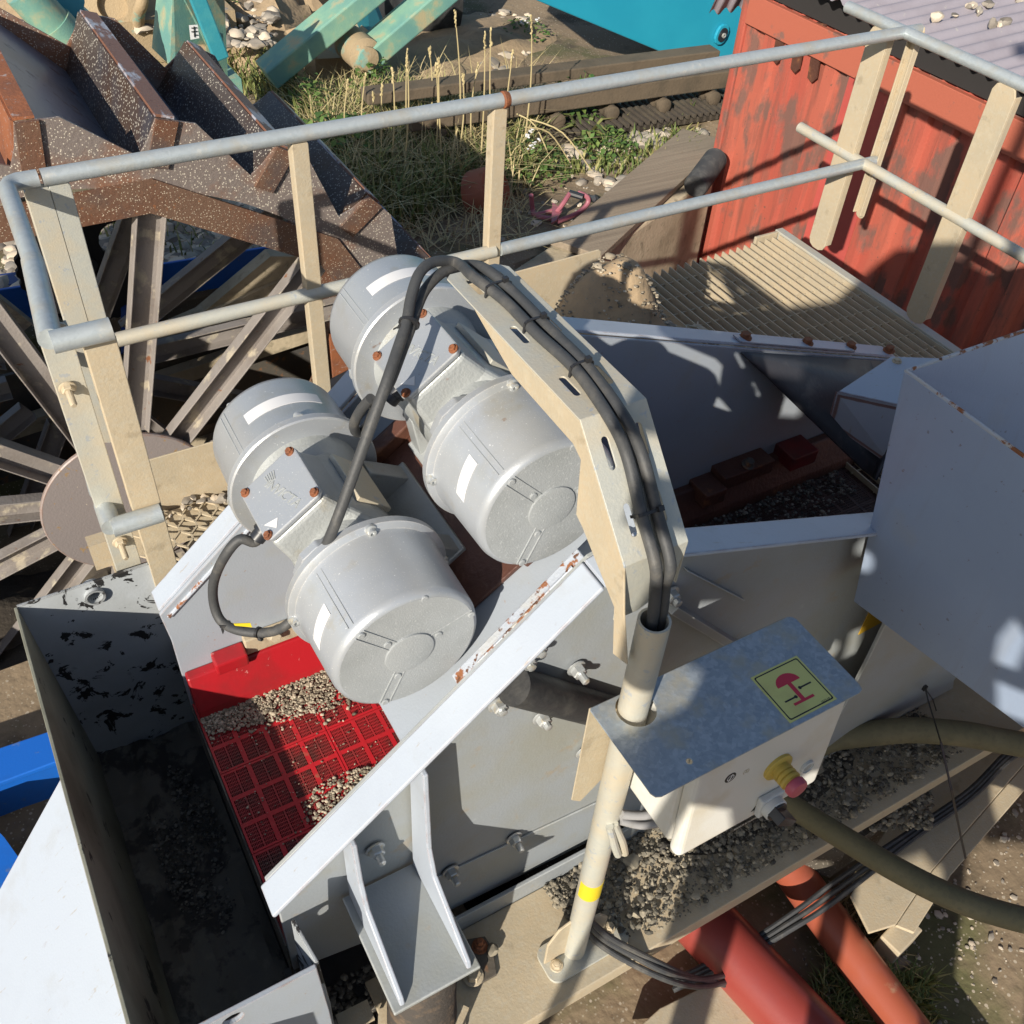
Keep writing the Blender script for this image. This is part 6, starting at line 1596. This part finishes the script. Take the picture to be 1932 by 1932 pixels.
mb = MB(); mb.obox((2.23, YF + .03, ztop(2.23) + .018), VV((.28, 0, -.10)), VV((0, .022, 0)), VV((0, 0, .003))); mb.build('clamp_strip', m_paint_white, fp_, bevel=.001)
for u in (1402, 1521, 1605, 1680):
    xq = P(u, 660, y=YF + .03).x; MB().bolt((xq, YF + .035, ztop(xq) + .02), (0, 0, 1), .016, .016).build('clamp_bolt', m_rustbolt, fp_)

# ------------------------------------------------------------------ hoses, pipes, cables and tan beam at the lower right
hA = [P(1500, 1430, z=-2.60), P(1565, 1395, z=-2.56), P(1640, 1384, z=-2.54), P(1720, 1378, z=-2.53), P(1812, 1384, z=-2.54), P(1880, 1396, z=-2.56), P(1990, 1420, z=-2.6), P(2150, 1480, z=-2.7), P(2330, 1520, z=-2.9), P(2550, 1540, z=-3.05), P(2800, 1530, z=-3.05)]
tag(MB().tube(hA, .040, 20, 8).build('olive_hose', m_hose), 'thick olive hose arching from behind the control box to the right edge', 'hose')
hB = [P(1440, 1485, z=-2.56), P(1500, 1525, z=-2.53), P(1596, 1584, z=-2.48), P(1690, 1640, z=-2.45), P(1790, 1690, z=-2.44), P(1880, 1722, z=-2.44), P(2000, 1750, z=-2.45), P(2200, 1780, z=-2.55), P(2450, 1790, z=-2.8), P(2700, 1780, z=-3.06), P(3000, 1760, z=-3.06)]
tag(MB().tube(hB, .0335, 20, 8).build('olive_hose', m_hose), 'olive hose running down to the right below the control box', 'hose')
a, b = P(1318, 1728, z=-2.98), P(1520, 1945, z=-2.98); dd = b - a
pp_ = thing('red_pipe', 'thick dark red plastic pipe with a socket end under the base beam', 'pipe', (a + b) / 2 - VV((0, 0, .1)))
MB().tube([a - dd * .3, b + dd * .8], .098, 36).build('barrel', m_redpipe2, pp_)
MB().lathe(a - dd * .02, -dd, [(.099, -.01), (.112, 0), (.114, .05), (.108, .06), (.108, .08), (.114, .09), (.114, .2)], 36).build('socket', m_redpipe, pp_)
a, b = P(1478, 1620, z=-3.0), P(1715, 1945, z=-3.0); dd = b - a
pp2 = thing('orange_pipe', 'thinner orange red plastic pipe right of the thick red pipe', 'pipe', (a + b) / 2 - VV((0, 0, .07)))
MB().tube([a - dd * .25, b + dd * .6], .064, 32).build('barrel', m_redpipe, pp2)
# tan trough beam rising to the right
tb = thing('tan_trough', 'tan dusty steel trough beam crossing under the olive hose at the right', 'beam', (2.1, .6, -2.9))
z0 = -2.82
mb = MB(); mb.prism([P(1605, 1690, z=z0), P(1658, 1587, z=z0), P(1724, 1482, z=z0), P(1900, 1392, z=z0), P(1960, 1410, z=z0), P(1760, 1640, z=z0), P(1690, 1745, z=z0), P(1640, 1760, z=z0)], (0, 0, -.012)); mb.build('top_sheet', m_tan, tb, bevel=.003)
mb = MB(); mb.prism([P(1690, 1746, z=z0 - .02), P(1760, 1641, z=z0 - .02), P(1960, 1411, z=z0 - .02), P(1990, 1425, z=z0 - .02), P(1795, 1650, z=z0 - .02), P(1725, 1760, z=z0 - .02)], (0, 0, -.012)); mb.build('lower_sheet', m_tan, tb, bevel=.003)
mb = MB(); mb.prism([P(1690, 1747, z=z0 - .012), P(1640, 1761, z=z0 - .012), P(1640, 1761, z=z0 - .22), P(1690, 1747, z=z0 - .22)], (.01, .01, 0)); mb.build('end_plate', m_tan, tb)
mb = MB(); mb.obox(P(1690, 1775, z=-3.04), VV((.06, .01, 0)), VV((-.006, .035, 0)), VV((0, 0, .06))); mb.build('foot_block', m_tan, tb, bevel=.004)
tag(MB().prism([P(1440, 1905, z=-3.1), P(1690, 1800, z=-3.1), P(1720, 1815, z=-3.1), P(1460, 1960, z=-3.1)], (0, 0, -.03)).build('timber_strip', m_wood), 'dusty brown timber strip lying beneath the red pipes', 'timber')
# lower tan beam at the bottom edge
tag(MB().prism([P(1180, 1960, z=-3.0), P(1245, 1902, z=-3.0), P(1390, 1830, z=-3.0), P(1470, 1880, z=-3.0), P(1400, 1990, z=-3.0)], (0, 0, -.05)).build('lower_beam', m_tan, bevel=.003), 'tan steel beam end below the drooping cables at the bottom edge', 'beam')
# three loose cables crossing the pipes and the trough
for k in range(3):
    o_ = 9 * k
    pts = [P(1270, 1850 + o_, z=-3.0), P(1400, 1785 + o_ * 1.2, z=-2.95), P(1500, 1720 + o_ * 1.6, z=-2.90), P(1560, 1675 + o_ * 2, z=-2.88), P(1640, 1620 + o_ * 1.6, z=-2.78), P(1730, 1560 + o_, z=-2.78), P(1830, 1490 + o_, z=-2.77), P(1900, 1420 + o_, z=-2.76), P(1960, 1380 + o_, z=-2.76)]
    tag(MB().tube(pts, .0085, 8, 6).build('loose_cable', m_cable), 'thin dark cable crossing the red pipes and the tan trough', 'cable', 'three cables across the trough')
# long cable tie hanging from the support
tp = [P(1745, 1298, y=.86), P(1752, 1325, y=.81), P(1775, 1400, y=.68), P(1795, 1490, y=.58), P(1812, 1575, y=.51), P(1822, 1620, y=.47)]
mb = MB()
for i in range(len(tp) - 1): mb.bar(tp[i], tp[i + 1], .0075, .002, up=(0, -1, .3))
mb.tube([tp[0], P(1760, 1320, y=.86), P(1768, 1345, y=.85)], .002, 6); mb.obox(tp[0], VV((.006, 0, 0)), VV((0, .005, 0)), VV((0, 0, .009)))
tag(mb.build('long_tie', m_tie), 'long black strap hanging from the hopper support over the olive hose', 'strap')
# gravel spilled beyond the control box
def sg_(r): 
    u, v = r.uniform(1480, 1760), r.uniform(1390, 1560); q = P(u, v, z=-2.72); return q.x, q.y, .02 * r.random() - .02 * (v - 1390) / 170
grit('spill_gravel', sg_, 1800, .006, .016, m_pebbledark, 15, -2.72)
sp2 = [P(1440, 1450, z=-2.74), P(1520, 1370, z=-2.74), P(1800, 1370, z=-2.74), P(1740, 1500, z=-2.74), P(1600, 1600, z=-2.78), P(1500, 1570, z=-2.76)]
mb = MB(); mb.prism(sp2, (0, 0, -.2)); tag(mb.build('spill_bank', m_sanddark), kind='stuff')
# ------------------------------------------------------------------ added unseen behind the viewer: sheet and tubes cut to shade the right half
LH = Vector((math.cos(SUN_AZ), math.sin(SUN_AZ), 0)); SS = Vector((LH.y, -LH.x, 0)).normalized(); ST = SS.cross(SUN_DIR)
if ST.z < 0: ST = -ST
BK = -.95
def sp3(s, t, back=BK):
    return SS * s + LH * back + Vector((0, 0, (t - LH.dot(ST) * back) / ST.z))
ap = thing('shade_caster', 'unseen sheet and tubes added behind the viewer to shade the right half', 'shade caster', sp3(.4, -2.6))
def ell(cx, cy, a, b, ang, n=14):
    return [(cx + a * math.cos(2 * math.pi * k / n) * math.cos(ang) - b * math.sin(2 * math.pi * k / n) * math.sin(ang), cy + a * math.cos(2 * math.pi * k / n) * math.sin(ang) + b * math.sin(2 * math.pi * k / n) * math.cos(ang)) for k in range(n)]
outl = [(-.30, -.27), (-.12, -.20), (0, 0), (.08, .11), (.28, .16), (.55, .11), (.85, .0), (.90, -.60), (1.25, -.85), (1.3, -1.70), (1.0, -1.76), (.72, -1.66), (.30, -1.84), (.06, -1.82), (.06, -1.30), (.11, -1.17), (.08, -1.06), (0, -1.0),
        (-.14, -.95), (-.17, -.90), (-.06, -.84), (-.05, -.80), (-.19, -.785), (-.19, -.66), (-.17, -.56), (-.08, -.56), (-.08, -.485), (-.24, -.475), (-.24, -.40), (-.10, -.40), (-.12, -.34), (-.30, -.34)]
holes = [[(.49, -.60), (.525, -.63), (.535, -.71), (.50, -.72), (.485, -.66)], [(.52, -.76), (.60, -.74), (.63, -.80), (.55, -.83)], [(.27, -.98), (.295, -.97), (.32, -1.08), (.285, -1.10)], ell(.225, -1.05, .03, .045, .2), ell(.20, -.66, .02, .03, .1), ell(.95, -1.5, .05, .09, .3), ell(1.12, -1.72 + .3, .05, .07, .1)]
o0_ = sp3(0, 0); eu = sp3(1, 0) - o0_; ev = sp3(0, 1) - o0_
MB().sheet(o0_, eu, ev, outl, holes, .006).build('shade_sheet', m_galv, ap)  # added sheet, outline and holes shaped to throw the wanted shade and sun patches
def spost(a, b, r): return MB().tube([sp3(*a), sp3(*b)], r, 12)  # posts, brace and rail below are added tubes that cast shade bands
spost((.47, .06), (.47, 1.5), .034).build('post', m_galv, ap)
spost((.0, -.9), (-.22, -2.6), .022).build('brace', m_galv, ap)
spost((.50, -1.62), (.60, -2.6), .04).build('post', m_galv, ap)
spost((.86, -1.62), (.92, -2.9), .07).build('post', m_galv, ap)
spost((1.22, -1.6), (1.2, -2.9), .06).build('post', m_galv, ap)
spost((.3, 1.18), (.9, 1.42), .05).build('rail', m_galv, ap)
spost((.2, -1.74), (.22, -2.9), .05).build('post', m_galv, ap)
